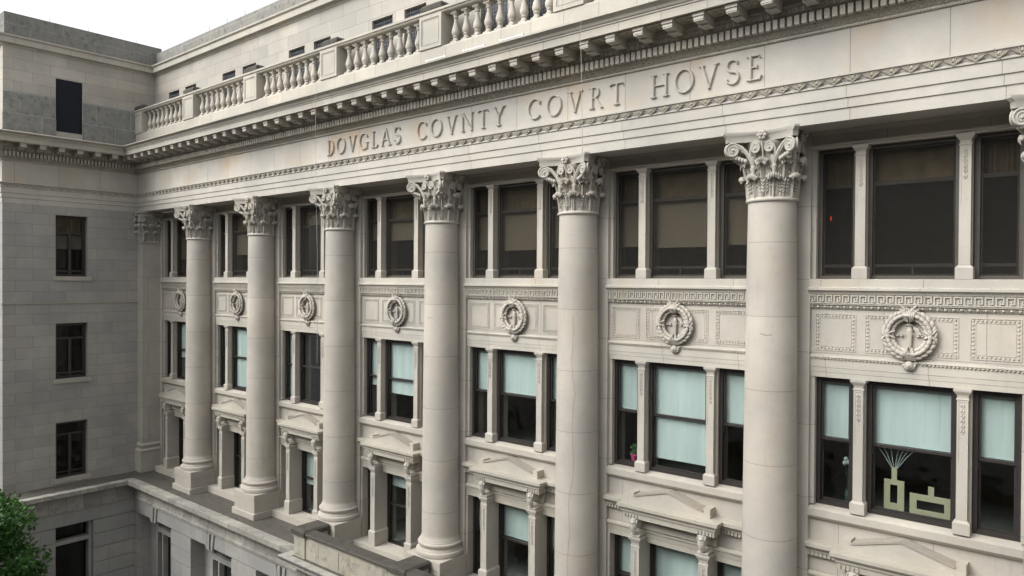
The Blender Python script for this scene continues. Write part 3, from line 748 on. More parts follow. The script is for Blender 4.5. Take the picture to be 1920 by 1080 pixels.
# projecting centre part
cp = [(-.3, -4.86), (.0, -4.89), (.0, -4.955), (-.03, -4.965), (-.045, -5.0), (-.07, -5.02), (-.07, -5.06), (-.10, -5.07), (-.10, -5.19), (-.16, -5.2)]
hd.prof_box([(o, z) for o, z in cp][::-1], 1.13, 3.47, -.08, .36)
for x in [1.26+.075*k for k in range(28)]:
    if x < 1.62 or x > 2.97: hd.box(x, x+.04, -.005, .02, -5.17, -5.10)
hd.box(1.3, 3.3, .28, .37, -5.46, -5.2)
hood_me = hd.mesh('window_hood', m_hood)
pd = MB()
pts = [(1.28, -4.87), (1.28, -4.67), (1.43, -4.67), (1.43, -4.725), (2.25, -4.50), (3.07, -4.735), (3.07, -4.67), (3.22, -4.67), (3.22, -4.87)]
pd.poly(pts, .15, .42)
ped_me = pd.mesh('pediment', m_plain)
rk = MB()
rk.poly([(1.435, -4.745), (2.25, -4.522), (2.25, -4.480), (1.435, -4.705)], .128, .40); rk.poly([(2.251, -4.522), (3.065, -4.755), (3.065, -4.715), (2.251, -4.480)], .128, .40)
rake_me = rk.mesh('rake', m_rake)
br = MB()
br.box(-.085, .085, .02, .30, -5.40, -5.2)
br.prof_box([(.0, -5.62), (.03, -5.60), (.03, -5.56), (.0, -5.54)], -.09, .09, .10, .4)
for k in range(9):
    f = k/8; br.ball((0, .07-.06*sin(f*pi*.9)-.03*f, -5.52+.30*f), (.085-.02*abs(f-.5), .05, .035), None, 8, 5)
for k in range(4): br.ball((0, .02-.015*k, -5.36+.03*k), (.06, .04, .04), None, 8, 5)
for s_ in (-1, 1):
    br.tube([(s_*.088, .06+.06*cos(a*.6), -5.27+.055*sin(a*.6)) for a in range(11)], .014, 5, upv=(1,0,0))
for dx in (-.07, -.023, .023, .07): br.box(dx-.013, dx+.013, .065, .10, -5.70, -5.655)
br_me = br.mesh('bracket', m_carved, 50)
# thresholds
th = MB(); th.box(.717, 3.783, -.02, .60, -8.2, -7.96)
th_me = th.mesh('threshold_step', m_plain)
WALLS = []
for i in BAYS:
    o = part(w_me if i else w0, 'colonnade_wall', None, loc=(i*S, 0, 0)); WALLS.append(o)
    sub(tm_me, 'lintel_moulding', None, o)
    s_o = part(sp_me, 'spandrel', None, loc=(i*S, 0, 0)); sub(wr_me, 'wreath', None, s_o)
    for x in (1.485, 3.115):
        sub(cu, 'colonette', None, o, loc=(x, 0, 0)); sub(cmid, 'colonette', None, o, loc=(x, 0, 0))
    for x in (1.50, 3.10): sub(clow, 'colonette', None, o, loc=(x, 0, 0))
    sub(sill_me, 'window_sill', None, o); sub(th_me, 'threshold_step', None, o)
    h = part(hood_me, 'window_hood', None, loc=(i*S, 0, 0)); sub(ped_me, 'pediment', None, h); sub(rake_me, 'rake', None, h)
    for x in (1.50, 3.10): sub(br_me, 'bracket', None, h, loc=(x, 0, 0))
part(MB().box(31.0, XE, .30, .95, -8.2, 2.83), 'end_wall', m_wall)

# --- windows
FR = {}
def win_mesh(kind, w, h, rail):
    key = (kind, round(w, 3), round(h, 3))
    if key in FR: return FR[key]
    mat = m_frame2 if kind == 'top' else m_frame
    f = MB(); a = .065; x0, x1 = -w/2, w/2
    f.box(x0, x0+a, 0, .16, 0, h); f.box(x1-a, x1, 0, .16, 0, h); f.box(x0+a, x1-a, 0, .16, h-a, h); f.box(x0+a, x1-a, 0, .16, 0, a*.9)
    f.box(x0+a, x0+a+.012, -.006, .03, a, h-a); f.box(x1-a-.012, x1-a, -.006, .03, a, h-a)
    s_ = MB(); i0, i1 = x0+a+.001, x1-a-.001; b = .048
    if kind in ('mid', 'low'):
        for z0, z1, y in ((rail-.02, h-a, .035), (a*.9, rail+.025, .075)):
            s_.box(i0, i0+b, y, y+.04, z0, z1); s_.box(i1-b, i1, y, y+.04, z0, z1); s_.box(i0+b, i1-b, y, y+.04, z1-b, z1); s_.box(i0+b, i1-b, y, y+.04, z0, z0+b)
        # bottom rail highlight and latch
        s_.box(i0, i1, .02, .04, a*.9, a*.9+.02)
        s_.box(i0+.01, i0+.03, .02, .04, rail-.16, rail-.04)
    elif kind == 'top':
        s_.box(i0, i0+b, .04, .08, a, h-a); s_.box(i1-b, i1, .04, .08, a, h-a)
        s_.box(i0+b, i1-b, .03, .08, rail-.035, rail+.035); s_.box(i0+b, i1-b, .03, .08, .215, .27); s_.box(i0+b, i1-b, .04, .08, h-a-b, h-a); s_.box(i0+b, i1-b, .04, .08, a*.9, a+.03)
        if w > 1: s_.box(-.02, .02, .045, .08, a+.03, .215)
        s_.box(i0+.01, i0+.03, .02, .04, rail*.62, rail*.62+.09)
    else:
        s_.box(i0, i0+b, .04, .08, a, h-a); s_.box(i1-b, i1, .04, .08, a, h-a); s_.box(i0+b, i1-b, .03, .08, rail-.035, rail+.035)
        s_.box(-.055, .055, .03, .08, a, rail-.035); s_.box(i0+b, -.055, .035, .08, .19, .245); s_.box(.055, i1-b, .035, .08, .19, .245); s_.box(i0+b, i1-b, .04, .08, h-a-b, h-a); s_.box(i0+b, i1-b, .04, .08, a*.9, a+.03)
    g = MB().add([(i0+.001,.098,a),(i1-.001,.098,a),(i1-.001,.098,h-a),(i0+.001,.098,h-a)], [(0,1,2,3)])
    FR[key] = (f.mesh('window', mat), s_.mesh('sash', mat), g.mesh('glass', m_glassw if kind == 'wing' else m_glassd if kind == 'top' else m_glass),
               MB().box(i0+.002, i1-.002, .012, .016, a, h-a).mesh('screen', m_screen) if kind in ('top',) else None)
    return FR[key]
def window(kind, x, y, z0, w, h, rail, blind=None, curtain=False, rz=0, bm=None):
    f, s_, g, sc = win_mesh(kind, w, h, rail)
    o = part(f, 'window', None, loc=(x, y, z0), rz=rz)
    sub(s_, 'sash', None, o); sub(g, 'glass', None, o)
    if sc: sub(sc, 'insect_screen', None, o)
    a = .07
    if blind:   # list of (z_low, z_high) as height above the opening bottom
        b = MB()
        for lo, hi in blind:
            b.box(-w/2+a, w/2-a, .15, .156, lo, hi); b.box(-w/2+a, w/2-a, .146, .160, lo, lo+.025)
        sub(b, 'blind', bm or m_blind, o)
    if curtain:
        b = MB(); n = 24
        pts = [(-w/2+a+(w-2*a)*i_/n, .19+.02*sin(i_*1.9), 0) for i_ in range(n+1)]
        b.surf([[(p[0], p[1], z) for p in pts] for z in (rail+.02, h-a)])
        sub(b, 'curtain', m_brown, o, 60)
    return o
TOPZ, TOPH = .07, 2.43; MIDZ, MIDH = -4.20, 2.423; LOWZ, LOWH = -8.0, 2.22
XT = ((1.05, .70), (2.30, 1.46), (3.58, .70)); XL = ((1.04, .74), (2.30, 1.42), (3.575, .78))
RT, RM, RL = 1.73, 1.24, 1.23
top_b = {0: (None, (.75, 1.70), None), 1: (None, (.85, 1.70), None), 2: (None, None, None), 3: ((1.15, 1.66), (1.12, 1.70), (1.1, 1.6)), 4: ((.75, 1.68), (.72, 1.70), (.75, 1.7)),
         5: ((.72, 1.68), (.68, 1.70), (.70, 1.70)), 6: (None, None, None)}
mid_b = {0: (.3, .9, .9), 1: (.1, .12, .3), 2: (.12, None, .1), 3: (.95, .78, .9), 4: (1.27, 1.27, 1.27), 5: (1.27, .27, 1.27), 6: (1.27, 1.27, 1.27)}
low_b = {0: (None,)*3, 1: (None, None, 1.3), 2: (None, .98, None), 3: (1.27, 1.75, 1.27), 4: (1.27, 1.27, 1.27), 5: (1.27, 1.1, 1.27), 6: (1.27, 1.27, 1.27)}
for i in BAYS:
    for k in range(3):
        x, w = XT[k]; b = top_b[i][k]
        window('top', i*S+x, .50, TOPZ, w, TOPH, RT, [b] if b else None, True, bm=m_blindb)
        x, w = XT[k][0], XT[k][1]; x, w = ((1.04, .68), (2.315, 1.43), (3.585, .69))[k]; b = mid_b[i][k]
        window('mid', i*S+x, .50, MIDZ, w, MIDH, RM, [(b, MIDH-.07)] if b else None)
        x, w = XL[k]; b = low_b[i][k]
        window('low', i*S+x, .58, LOWZ, w, LOWH, RL, [(b, LOWH-.07)] if b else None)
# mullion stone behind the colonettes
mls = [MB().box(-.0925, .0925, .44, .95, .07, 2.5).mesh('mullion', m_plain), MB().box(-.10, .10, .44, .95, -4.2, -1.777).mesh('mullion', m_plain), MB().box(-.09, .09, .44, .95, -7.96, -5.78).mesh('mullion', m_plain)]
for i in BAYS:
    for me_, xs in zip(mls, ((1.487, 3.122), (1.485, 3.14), (1.50, 3.10))):
        for x in xs: sub(me_, 'mullion', None, WALLS[i], loc=(x, 0, 0))

# --- dark rooms behind the windows
rm = MB(); rm.box(.7, XE, 4.2, 4.4, -8.2, 3.3)
for z in (-8.2, -4.62, -.6, 2.9): rm.box(.7, XE, .97, 4.2, z-.1, z+.1)
for i in range(1, 8): rm.box(i*S-.05, i*S+.05, .96, 4.2, -8.1, 2.8)
part(rm, 'interior', m_room)

# --- wing
def wallX(mb, x0, x1, ys, ye, z0, z1, holes):
    """wall slab between x0 and x1 (thickness), running in Y, with holes [(ya,yb,za,zb)] in one stack"""
    ya, yb = holes[0][0], holes[0][1]
    mb.box(x0, x1, ys, ya, z0, z1); mb.box(x0, x1, yb, ye, z0, z1)
    hs_ = sorted(holes, key=lambda q_: q_[2]); z = z0
    for _, _, a, b in hs_: mb.box(x0, x1, ya, yb, z, a); z = b
    mb.box(x0, x1, ya, yb, z, z1)
wz = [(-3.55, -2.40, .075, 2.49), (-3.55, -2.40, -4.0, -1.79), (-3.55, -2.40, -7.97, -5.73)]
m = MB(); wallX(m, -.45, -.012, WE+.012, -.3, -8.2, 2.83, wz); m.box(-7, -.45, WE+.012, WE+.45, -8.2, 2.83)
WG = part(m, 'wing_wall', m_ashlar)
for a, b, c_, d_ in wz:
    sub(MB().box(-.2, .05, a-.07, b+.12, c_-.165, c_-.001), 'window_sill', m_plain, WG)
sub(MB().box(-.2, .02, WE-.01, -.45, -1.0, -.955), 'string_course', m_dirty, WG)
WW = 1.15
window('wing', -.22, -2.975, .075, WW, 2.415, 1.72, [(1.1, 1.66)], True, rz=pi/2, bm=m_blindb)
window('wing', -.22, -2.975, -4.0, WW, 2.21, 1.60, None, False, rz=pi/2)
window('wing', -.22, -2.975, -7.97, WW, 2.24, 1.72, None, False, rz=pi/2)
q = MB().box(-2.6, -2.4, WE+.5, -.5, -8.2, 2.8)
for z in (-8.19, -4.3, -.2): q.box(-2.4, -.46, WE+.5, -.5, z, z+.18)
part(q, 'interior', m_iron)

# --- attic
AT = [(XE, .40), (-.30, .40), (-.30, -5.23), (-7, -5.23)]
m = MB()
aw = []
for i in range(0, 7):
    aw += [(i*S+1.02, i*S+1.97), (i*S+2.49, i*S+3.42)]
x = -.3
zt, zb = 7.905, 6.55
for a, b in aw:
    m.box(x, a, .40, .8, 5.4, 8.95); m.box(a, b, .40, .8, zt, 8.95); m.box(a, b, .40, .8, 5.4, zb); x = b
m.box(x, XE, .40, .8, 5.4, 8.95)
wallX(m, -.7, -.30, -5.23, .40, 5.4, 8.95, [(-3.45, -2.49, 5.84, 7.93)])
m.box(-7, -.7, -5.23, -4.8, 5.4, 8.95)
A_ = part(m, 'attic', m_attic)
gm = MB()
gm.box(0, .93, .22, .24, zb, zt)
gr = MB()
for k in range(1, 12): gr.box(k*.077-.008, k*.077+.008, .10, .116, zb, zt)
for k in range(14): gr.box(0, .93, .0975, .102, zb+.05+k*.1, zb+.062+k*.1)
for k in range(11): 
    for j in range(4): gr.tube([(k*.08+.04, .09, zt-.1-j*.1), (k*.08+.07, .09, zt-.15-j*.1), (k*.08+.04, .09, zt-.2-j*.1), (k*.08+.01, .09, zt-.15-j*.1), (k*.08+.04, .09, zt-.1-j*.1)], .008, 4)
g1 = gm.mesh('attic_window', m_iron); g2 = gr.mesh('grille', flat('grey iron grille', (.10, .11, .125), .5))
for a, b in aw:
    o = part(g1, 'attic_window', None, loc=(a, .40, 0)); sub(g2, 'grille', None, o)
sub(MB().sweep([(-.2, 8.88), (0, 8.80), (.03, 8.82), (.03, 8.85), (.08, 8.89), (.10, 8.90), (.19, 8.905), (.19, 9.11), (.22, 9.125), (.25, 9.16), (.25, 9.21), (.0, 9.26), (-.3, 9.27)], AT), 'attic_cornice', m_corn, A_, 30)
p = MB().sweep([(-.35, 9.25), (-.06, 9.25), (-.06, 9.83), (-.35, 9.83)], [(XE, .40), (-.3, .40)])
sub(p, 'parapet', m_para, A_)
p = MB(); p.box(-.75, -.36, -5.17, .72, 9.252, 10.12); p.box(-7, -.755, -5.17, -4.8, 9.252, 10.12)
sub(p, 'parapet', m_para, A_)
p = MB()
for ya, yb in ((-5.26, -3.47), (-2.47, -.0)):
    p.add([(-.29, ya, 5.4), (-.19, ya, 5.4), (-.19, yb, 5.4), (-.29, yb, 5.4), (-.29, ya, 6.33), (-.19, ya, 6.29), (-.19, yb, 6.29), (-.29, yb, 6.33)], [(0,3,2,1),(4,5,6,7),(0,1,5,4),(1,2,6,5),(2,3,7,6),(3,0,4,7)])
    p.add([(-.295, ya+.02, 6.28), (-.235, ya+.02, 6.28), (-.235, yb-.02, 6.28), (-.295, yb-.02, 6.28), (-.295, ya+.02, 7.16), (-.235, ya+.02, 7.08), (-.235, yb-.02, 7.08), (-.295, yb-.02, 7.16)], [(0,3,2,1),(4,5,6,7),(0,1,5,4),(1,2,6,5),(2,3,7,6),(3,0,4,7)])
sub(p, 'attic_base_course', m_black, A_)
D_ = MB().box(-.36, -.32, -3.44, -2.50, 5.85, 7.92); D_.box(-.34, -.31, -3.44, -3.40, 5.85, 7.92).box(-.34, -.31, -2.54, -2.50, 5.85, 7.92)
part(D_, 'door', m_door)
# roof slabs keep light out
r = MB(); r.box(-.6, XE, .8, 12, 8.9, 9.1); r.box(-7, -.7, -4.8, 12, 8.9, 9.1); r.box(XE-.1, XE, .96, 12, -14.5, 9.1); r.box(-7, XE, 12, 12.2, -14.5, 9.1)
part(r, 'roof', m_slab)

# --- balustrade
bl = MB()
bl.prof_x([(-.12, 5.45), (.44, 5.45), (.44, 6.12), (.43, 6.15), (.41, 6.17), (-.12, 6.17)], -.29, XE)
bl.prof_x([(-.02, 7.05), (.40, 7.05), (.42, 7.07), (.42, 7.10), (.46, 7.115), (.46, 7.175), (.43, 7.19), (.2, 7.20), (-.02, 7.19)], -.29, XE)
BL = part(bl, 'balustrade', m_corn)
pm = MB(); pm.box(-.42, .42, -.452, .03, 6.168, 7.052)
e = .085
for a, b, c_, d_ in ((-.42, .42, 6.17, 6.26), (-.42, .42, 6.96, 7.05), (-.42, -.42+e, 6.26, 6.96), (.42-e, .42, 6.26, 6.96)): pm.box(a, b, -.470, -.45, c_, d_)
for a, b, c_, d_ in ((-.31, .31, 6.28, 6.295), (-.31, .31, 6.925, 6.94), (-.31, -.295, 6.295, 6.925), (.295, .31, 6.295, 6.925)): pm.box(a, b, -.461, -.45, c_, d_)
pm_me = pm.mesh('pier', m_corn)
cpm = MB().prof_box([(.0, 7.188), (.02, 7.2), (.02, 7.31), (-.05, 7.38)], -.38, .38, -.43, .06).mesh('pier_cap', m_slab)
ba = MB(); ba.box(-.105, .105, -.105, .105, 0, .085); ba.box(-.10, .10, -.10, .10, .80, .885)
ba.lathe([(.09, .085), (.095, .10), (.088, .125), (.065, .15), (.058, .175), (.08, .195), (.084, .215), (.07, .232), (.098, .265), (.112, .31), (.108, .36), (.088, .44), (.062, .53), (.048, .61), (.047, .68),
          (.072, .70), (.072, .72), (.056, .735), (.062, .76), (.085, .785), (.09, .80)], seg=16)
ba_me = ba.mesh('baluster', m_carved, 40)
for i in range(0, 8):
    sub(pm_me, 'pier', None, BL, loc=(i*S, 0, 0)); sub(cpm, 'pier_cap', None, BL, loc=(i*S, 0, 0))
    if i < 7:
        for k in range(9): sub(ba_me, 'baluster', None, BL, loc=(i*S+2.25+(k-4)*.385, -.215, 6.168))

# --- ledge and rusticated base
LP = [(XE, -1.42), (13.35, -1.42), (13.35, -.98), (.93, -.98), (.93, -5.95), (-7, -5.95)]
lc = MB().sweep([(-.3, -9.06), (.0, -9.06), (.06, -9.05), (.06, -8.97), (.03, -8.95), (.015, -8.92), (.015, -8.50), (.06, -8.46), (.12, -8.44), (.20, -8.41), (.36, -8.39), (.40, -8.375), (.40, -8.215), (.37, -8.20), (-.9, -8.198)], LP)
LG = part(lc, 'ledge', m_edge, 30)
fl = MB(); fl.box(.03, XE, -1.03, .3, -8.3, -8.192); fl.box(13.35, XE, -1.6, -1.03, -8.3, -8.192); fl.box(.03, 1.02, -5.9, -1.03, -8.3, -8.192)
sub(fl, 'ledge_floor', m_ledge, LG)
ru = MB()
ops = [(i*S+1.33, i*S+4.25) for i in range(0, 7)]
def course(z0, z1, g, holes=True):
    segs = []; x = .60
    for a, b in ops:
        segs.append((x, a)); x = b
    segs.append((x, XE))
    for a, b in (segs if holes else [(.60, XE)]):
        yy = -.98
        if b <= 13.4 or a < 13.35 < b:
            ru.box(a, min(b, 13.35), yy+g, -.2, z0, z1)
        if b > 13.35: ru.box(max(a, 13.35+g), b, -1.42+g, -.2, z0, z1)
    # wing
    if holes:
        ru.box(.2, .93-g, -5.95+g, -3.88, z0, z1); ru.box(.2, .93-g, -2.52, -.90, z0, z1)
    else: ru.box(.2, .93-g, -5.95+g, -.90, z0, z1)
    ru.box(-7, .2, -5.95+g, -5.5, z0, z1)
course(-9.595, -9.06, 0, False)
z = -9.595
while z > ZG+.1:
    course(max(z-.035, ZG), z, .03); course(max(z-.565, ZG), z-.035, 0); z -= .565
part(ru, 'rusticated_wall', m_rust)
ks = MB()
for dx in (-.20, 0, .20):
    ks.poly([(dx-.075+dx*.25, -9.09), (dx+.075+dx*.25, -9.09), (dx+.055-dx*.15, -9.66), (dx-.055-dx*.15, -9.66)], -.05-.03*(dx == 0), .3)
ks_me = ks.mesh('keystone', m_rust)
gw = MB()   # recessed stone surround of the ground windows
gw.box(1.31, 2.0, -.45, .0, ZG, -9.55); gw.box(3.62, 4.27, -.45, .0, ZG, -9.55); gw.box(2.0, 3.62, -.47, .0, -10.35, -10.15)
gw.box(2.0, 2.09, -.52, .0, -13, -10.35); gw.box(3.53, 3.62, -.52, .0, -13, -10.35); gw.box(2.0, 3.62, -.5, .0, ZG, -13)
gw.box(2.45, 2.53, -.50, .0, -13, -10.35)
gw_me = gw.mesh('ground_window_surround', m_rust)
for i in range(0, 7):
    yo = -.98 if i < 3 else -1.42
    part(ks_me, 'keystone', None, loc=(i*S+2.79, yo, 0))
    o = part(gw_me, 'ground_window_surround', None, loc=(i*S, 0, 0))
    wf = MB()
    if i == 0:
        for a, b, c_, d_ in ((2.0, 3.62, -9.60, -9.55), (2.0, 2.05, -10.15, -9.6), (3.57, 3.62, -10.15, -9.6), (2.79, 2.83, -10.15, -9.6), (2.0, 3.62, -10.15, -10.09), (2.09, 2.13, -13, -10.35), (2.53, 2.58, -13, -10.35), (3.0, 3.04, -13, -10.35), (3.49, 3.53, -13, -10.35)): wf.box(a, b, -.3, -.24, c_, d_)
        wf_me = wf.mesh('window_frame', m_frame); gg_me = MB().box(2.0, 3.62, -.27, -.264, -13, -9.55).mesh('glass', m_glass)
    sub(wf_me, 'window_frame', None, o); sub(gg_me, 'glass', None, o)
# wing ground window
o = MB(); o.box(.3, .75, -3.95, -3.80, ZG, -9.595); o.box(.3, .72, -2.62, -2.45, ZG, -9.595); o.box(.35, .70, -3.80, -2.62, -10.38, -10.22)
o = part(o, 'ground_window_surround', m_rust); sub(MB().box(.42, .426, -3.8, -2.62, -14, -9.595), 'glass', m_glassw, o)
part(MB().box(-.5, -.4, -5.4, -1, ZG, -9.06).box(.3, XE, .5, .6, ZG, -9.06), 'interior', m_room)

# --- balcony parapet at the centre
bp = MB()
def par_prof(x0, x1, y): 
    bp.bbox(x0, x1, y, y+.26, -8.19, -7.50, .006)
par_prof(13.42, 31, -1.50)
bp.box(13.38, 13.92, -1.54, -.72, -8.19, -7.52)
for i in range(4, 7): bp.box(i*S-.28, i*S+.30, -1.54, -.72, -8.19, -7.52)
for x in (15.0, 16.9): bp.box(x, x+.5, -1.515, -1.49, -8.1, -7.6)
BPp = part(bp, 'balcony_parapet', stone('balcony parapet stone', (.44, .42, .36), brick=(1.45, 5, .1, -9, .012), var=.05, warm=.5, grime=1.1, streak=.8, offset=0, mottle=.25))
cp_ = MB(); cp_.prof_x([(-.02, -7.50), (.33, -7.50), (.36, -7.48), (.36, -7.44), (.33, -7.405), (-.02, -7.40)], 13.9, 31)
cp_.v = [(a, b-1.22, c_) for a, b, c_ in cp_.v]
def slab(x0, x1, y0, y1): cp_.add([(x0,y0,-7.52),(x1,y0,-7.52),(x1,y1,-7.52),(x0,y1,-7.52),(x0,y0,-7.40),(x1,y0,-7.40),(x1,y1,-7.40),(x0,y1,-7.40),(x0+.06,y0+.06,-7.35),(x1-.06,y0+.06,-7.35),(x1-.06,y1,-7.35),(x0+.06,y1,-7.35)],
    [(0,3,2,1),(0,1,5,4),(1,2,6,5),(2,3,7,6),(3,0,4,7),(4,5,9,8),(5,6,10,9),(6,7,11,10),(7,4,8,11),(8,9,10,11)])
slab(13.32, 13.98, -1.61, -.70)
for i in range(4, 7): slab(i*S-.33, i*S+.36, -1.61, -.70)
sub(cp_, 'coping', m_slab, BPp)
sub(MB().prof_x([(1.40, -8.205), (1.86, -8.24), (1.86, -8.26), (1.40, -8.23)], 13.0, 31), 'metal_flashing', flat('lead flashing', (.10, .105, .11), .35, .3), BPp)

# ------------------------------------------------------------------ things at the windows
def thing_mesh(mb, name, mat, label, cat, smooth=None, loc=None):
    return tag(mb.build(name, mat, None, smooth, loc), label, cat)
m_vase = flat('mustard paper', (.34, .305, .20), .8, var=.06)
v1 = empty('paper_vase', (6*S+1.85, .67, -4.13)); tag(v1, 'tall mustard cut-out vase with a square hole and white stems inside the window', 'vase')
q = MB()
for a, b, c_, d_ in ((0, .10, 0, .56), (.22, .33, 0, .56), (.10, .22, 0, .14), (.10, .22, .47, .56), (.12, .21, .56, .78)): q.box(a, b, 0, .02, c_, d_)
link('body', q.mesh('body', m_vase), v1)
q = MB()
for a in (-.52, -.33, -.12, .12, .28, .42, .58):
    q.tube([(.165, .01, .70), (.165+a*.35, .01, 1.0), (.165+a*.78, .012, 1.30)], [.006, .006, .008], 4)
link('stems', q.mesh('stems', flat('white stems', (.38, .42, .40), .7)), v1)
v2 = empty('paper_vase', (6*S+2.27, .67, -4.13)); tag(v2, 'low wide mustard cut-out vase with a long slot, right of the tall one', 'vase')
q = MB()
for a, b, c_, d_ in ((0, .11, 0, .38), (.54, .66, 0, .38), (.11, .54, 0, .11), (.11, .54, .27, .38), (.29, .38, .38, .54)): q.box(a, b, 0, .02, c_, d_)
link('body', q.mesh('body', m_vase), v2)
fp = empty('flower_pot', (5*S+1.10, .72, -4.13)); tag(fp, 'pink flower pot with green leaves on the sill behind the narrow middle-floor window', 'flower pot')
link('pot', MB().lathe([(.06, 0), (.075, .13), (.09, .15), (.085, .155)], seg=16).mesh('pot', flat('pink foil', (.75, .10, .28), .4), 40), fp)
q = MB(); random.seed(5)
for k in range(50):
    a = random.random()*6.28; r_ = random.random()*.12; z = .16+random.random()*.22; R = Matrix.Rotation(random.random()*3, 3, Vector((random.random(), random.random(), .3)).normalized())
    q.ball((r_*cos(a), r_*sin(a)*.7, z), (.035, .012, .02), R, 5, 3)
link('foliage', q.mesh('foliage', flat('plant green', (.06, .14, .05), .7)), fp)
pl3 = empty('flower_bunch', (6*S+1.22, .74, -3.62)); tag(pl3, 'bunch of pale round flowers behind the lower left pane of the nearest middle-floor bay', 'flowers')
q = MB()
for dx, dz in ((0, .22), (.07, .18), (-.07, .2), (.04, .27), (-.05, .28)): q.ball((dx, 0, dz), (.045, .04, .045), None, 8, 5)
link('blossoms', q.mesh('blossoms', flat('white petals', (.32, .34, .34), .7), 60), pl3)
q = MB()
for dx in (-.05, 0, .05): q.tube([(0, .01, -.45), (dx*.5, .01, -.1), (dx, .01, .2)], .008, 4)
q.lathe([(.05, -.52), (.07, -.4), (.05, -.3), (.06, -.28)], seg=12)
link('stems_and_jar', q.mesh('stems_and_jar', flat('dark green', (.025, .05, .03), .7)), pl3)
lm = empty('red_glint', (6*S+.80+.09, .63, 1.22)); tag(lm, 'small glowing red lamp inside the narrow upper window beside the nearest column', 'glint')  # emissive red bead stands for a small indicator reflection
link('lens', MB().ball((0, 0, 0), (.014, .014, .04)).mesh('lens', flat('red lamp glow', (1, .05, .02), .5, emit=0.7)), lm)
link('back_plate', MB().box(-.02, .02, .012, .03, -.06, .06).mesh('back_plate', m_iron), lm)

# ------------------------------------------------------------------ wires, strips, rods
m_wire = flat('grey wire', (.36, .34, .31), .6)
def wire(pts, label):
    q = MB().tube(pts, .0055, 5); return tag(q.build('wire', m_wire), label, 'wire')
wire([(14.30, -1.475, 5.37), (14.31, -1.475, 5.0), (14.33, -1.46, 2.5), (14.38, -1.45, .7), (14.40, -1.46, -2.4)], 'thin wire hanging from the cornice past the column under the letter D')
wire([(23.56, -1.475, 5.37), (23.55, -1.475, 5.1), (23.57, -1.46, 4.2), (23.60, -1.45, 2.6)], 'thin wire dangling from the cornice over the word COVRT')
for k, (x, lb) in enumerate(((18.93, 'leftmost of the white metal strips lying on the cornice edge below the balustrade'), (20.2, 'middle white metal strip lying on the cornice edge below the balustrade'), (21.35, 'rightmost white metal strip lying on the cornice edge below the balustrade'))):
    q = MB().tube([(x, -1.43, 5.425), (x+.60, -1.43, 5.425)], .018, 8); q.box(x-.04, x, -1.455, -1.405, 5.40, 5.45); q.box(x+.60, x+.64, -1.455, -1.405, 5.40, 5.45)
    o = q.build('metal_strip', m_white); tag(o, lb, 'metal strip', 'white strips along the cornice')
rods = [(-.5, -3.6, 'thin lightning rod on the wing parapet, farthest from the roof corner'), (-.5, -2.2, 'thin lightning rod halfway along the wing parapet'), (-.5, -.3, 'thin lightning rod on the wing parapet right by the roof corner'),
        (2.5, .55, 'thin lightning rod on the attic parapet, the one nearest the wing'), (4.2, .55, 'second lightning rod on the attic parapet counted from the wing'), (5.6, .55, 'third lightning rod on the attic parapet counted from the wing'),
        (6.9, .55, 'fourth lightning rod on the attic parapet, last one before the picture top')]
for x, y, lb in rods:
    q = MB().tube([(0, 0, 0), (0, 0, .26)], [.012, .004], 5); q.lathe([(.03, 0), (.03, .02), (.012, .03)], seg=8)
    o = q.build('lightning_rod', m_wire, loc=(x, y, 10.12 if x < 0 else 9.83)); tag(o, lb, 'lightning rod', 'lightning rods along the parapets')

# ------------------------------------------------------------------ ground and surroundings
def setting(mb, name, mat): return tag(mb.build(name, mat), kind='structure')
setting(MB().box(-900, 900, -900, 900, ZG-.3, ZG-.12), 'ground', m_asph)
setting(MB().box(-60, 90, -9.5, 14, ZG-.12, ZG), 'sidewalk', m_pave)
# office block across the street, seen only mirrored; height set to shade lower facade
OB = empty('office_block', (25, -31, ZG)); tag(OB, 'long brown brick block across the street, mirrored in the window panes and sized to shade the facade', 'building')
m_brick = stone('brown brick', (.38, .36, .33), brick=(.5, .2, 0, 0, .01), var=.15)
q = MB(); x = -55
fl_h = 3.8; W_ = 5.0
ow = q
q.box(-55, 55, -12, -.5, 0, 24)
for k in range(23):
    q.box(-55+k*W_-.9, -55+k*W_+.9, -.5, 0, 0, 24)
for f_ in range(6): q.box(-55, 55, -.5, -.02, f_*fl_h-.0+0, f_*fl_h+1.2)
q.box(-55.3, 55.3, -.6, .4, 23.5, 24.8)
link('wall', q.mesh('wall', m_brick), OB)
link('windows', MB().box(-55, 55, -.5, -.35, 1.2, 23.4).mesh('windows', m_glassd), OB)

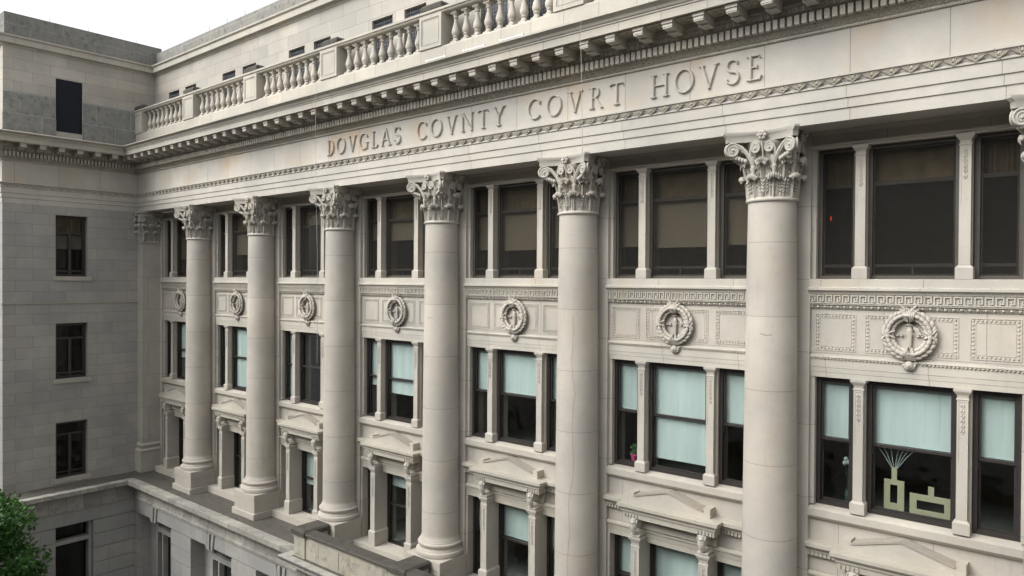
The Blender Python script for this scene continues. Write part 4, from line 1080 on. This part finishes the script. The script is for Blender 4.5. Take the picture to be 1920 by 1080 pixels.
# ------------------------------------------------------------------ tree
def make_tree(loc, label):
    random.seed(11)
    T_ = empty('street_tree', loc); tag(T_, label, 'tree')
    tk = MB(); tk.tube([(0, 0, 0), (.05, .03, 1.4), (-.05, .05, 2.6), (.05, 0, 3.8), (0, .1, 5.2)], [.22, .17, .14, .11, .05], 10)
    br_pts = []
    for k in range(16):
        a = k*2.4; z0 = 2.0+k*.2; L = 2.0*(1-.02*k); e_ = .35+.05*k
        p0 = Vector((0, 0, z0)); p1 = p0+Vector((cos(a)*L*.5, sin(a)*L*.5, L*.3*e_)); p2 = p0+Vector((cos(a)*L, sin(a)*L, L*.75*e_))
        tk.tube([p0, p1, p2], [.07, .045, .015], 6); br_pts += [p1, p2]
        for j in range(3):
            b = a+random.uniform(-.9, .9); p3 = p1.lerp(p2, random.random())+Vector((cos(b)*.7, sin(b)*.7, random.uniform(.0, .6))); tk.tube([p1.lerp(p2, .4), p3], [.03, .01], 5); br_pts.append(p3)
    link('trunk', tk.mesh('trunk', flat('bark', (.09, .075, .06), .9, bump=.5), 60), T_)
    lf = MB(); vs = []; fs = []
    clumps = []
    for k in range(210):
        while True:
            p = Vector((random.uniform(-1, 1), random.uniform(-1, 1), random.uniform(-1, 1)))
            if .35 < p.length < 1: break
        c = Vector((p.x*2.5, p.y*2.5, 5.15+p.z*2.6)); clumps.append((c, random.uniform(.35, .62)))
    for c, r_ in clumps:
        for j in range(int(330*r_)):
            d = Vector((random.gauss(0, 1), random.gauss(0, 1), random.gauss(0, .7))); d = d.normalized()*r_*random.random()**.4
            p = c+d; n = (Vector((random.gauss(0, 1), random.gauss(0, 1), random.gauss(.8, .8)))).normalized()
            t = n.orthogonal().normalized(); b = n.cross(t); a = random.random()*6.28; t, b = t*cos(a)+b*sin(a), b*cos(a)-t*sin(a)
            l = random.uniform(.06, .10); i0 = len(vs); w_ = l*.5
            vs += [p-t*l, p-t*l*.2+b*w_, p+t*l*.4+b*w_*.8, p+t*l, p+t*l*.4-b*w_*.8, p-t*l*.2-b*w_]; fs.append(tuple(range(i0, i0+6)))
    lf.v = [tuple(v) for v in vs]; lf.f = fs
    t_ = NT('leaf green'); g = t_.n('ShaderNodeNewGeometry'); n1 = t_.noise(g.outputs['Position'], 1.6, 3); ri = t_.math('MULTIPLY', g.outputs['Random Per Island'], .5)
    f = t_.math('ADD', t_.math('MULTIPLY', t_.ramp(n1, .35, .65), .5), ri)
    cc = t_.mix(f, (.018, .06, .010), (.075, .20, .035))
    bs_ = t_.n('ShaderNodeBsdfPrincipled'); t_.l(cc, bs_.inputs['Base Color']); bs_.inputs['Roughness'].default_value = .55
    tr = t_.n('ShaderNodeBsdfTranslucent'); t_.l(cc, tr.inputs[0]); mx = t_.n('ShaderNodeMixShader'); mx.inputs[0].default_value = .25
    t_.l(bs_.outputs[0], mx.inputs[1]); t_.l(tr.outputs[0], mx.inputs[2]); t_.l(mx.outputs[0], t_.out.inputs[0])
    me = bpy.data.meshes.new('crown'); me.from_pydata(lf.v, [], lf.f); me.materials.append(t_.m); link('crown', me, T_)
    return T_
make_tree((3.8, -8.0, ZG), 'leafy green tree in front of the left wing at the foot of the building')
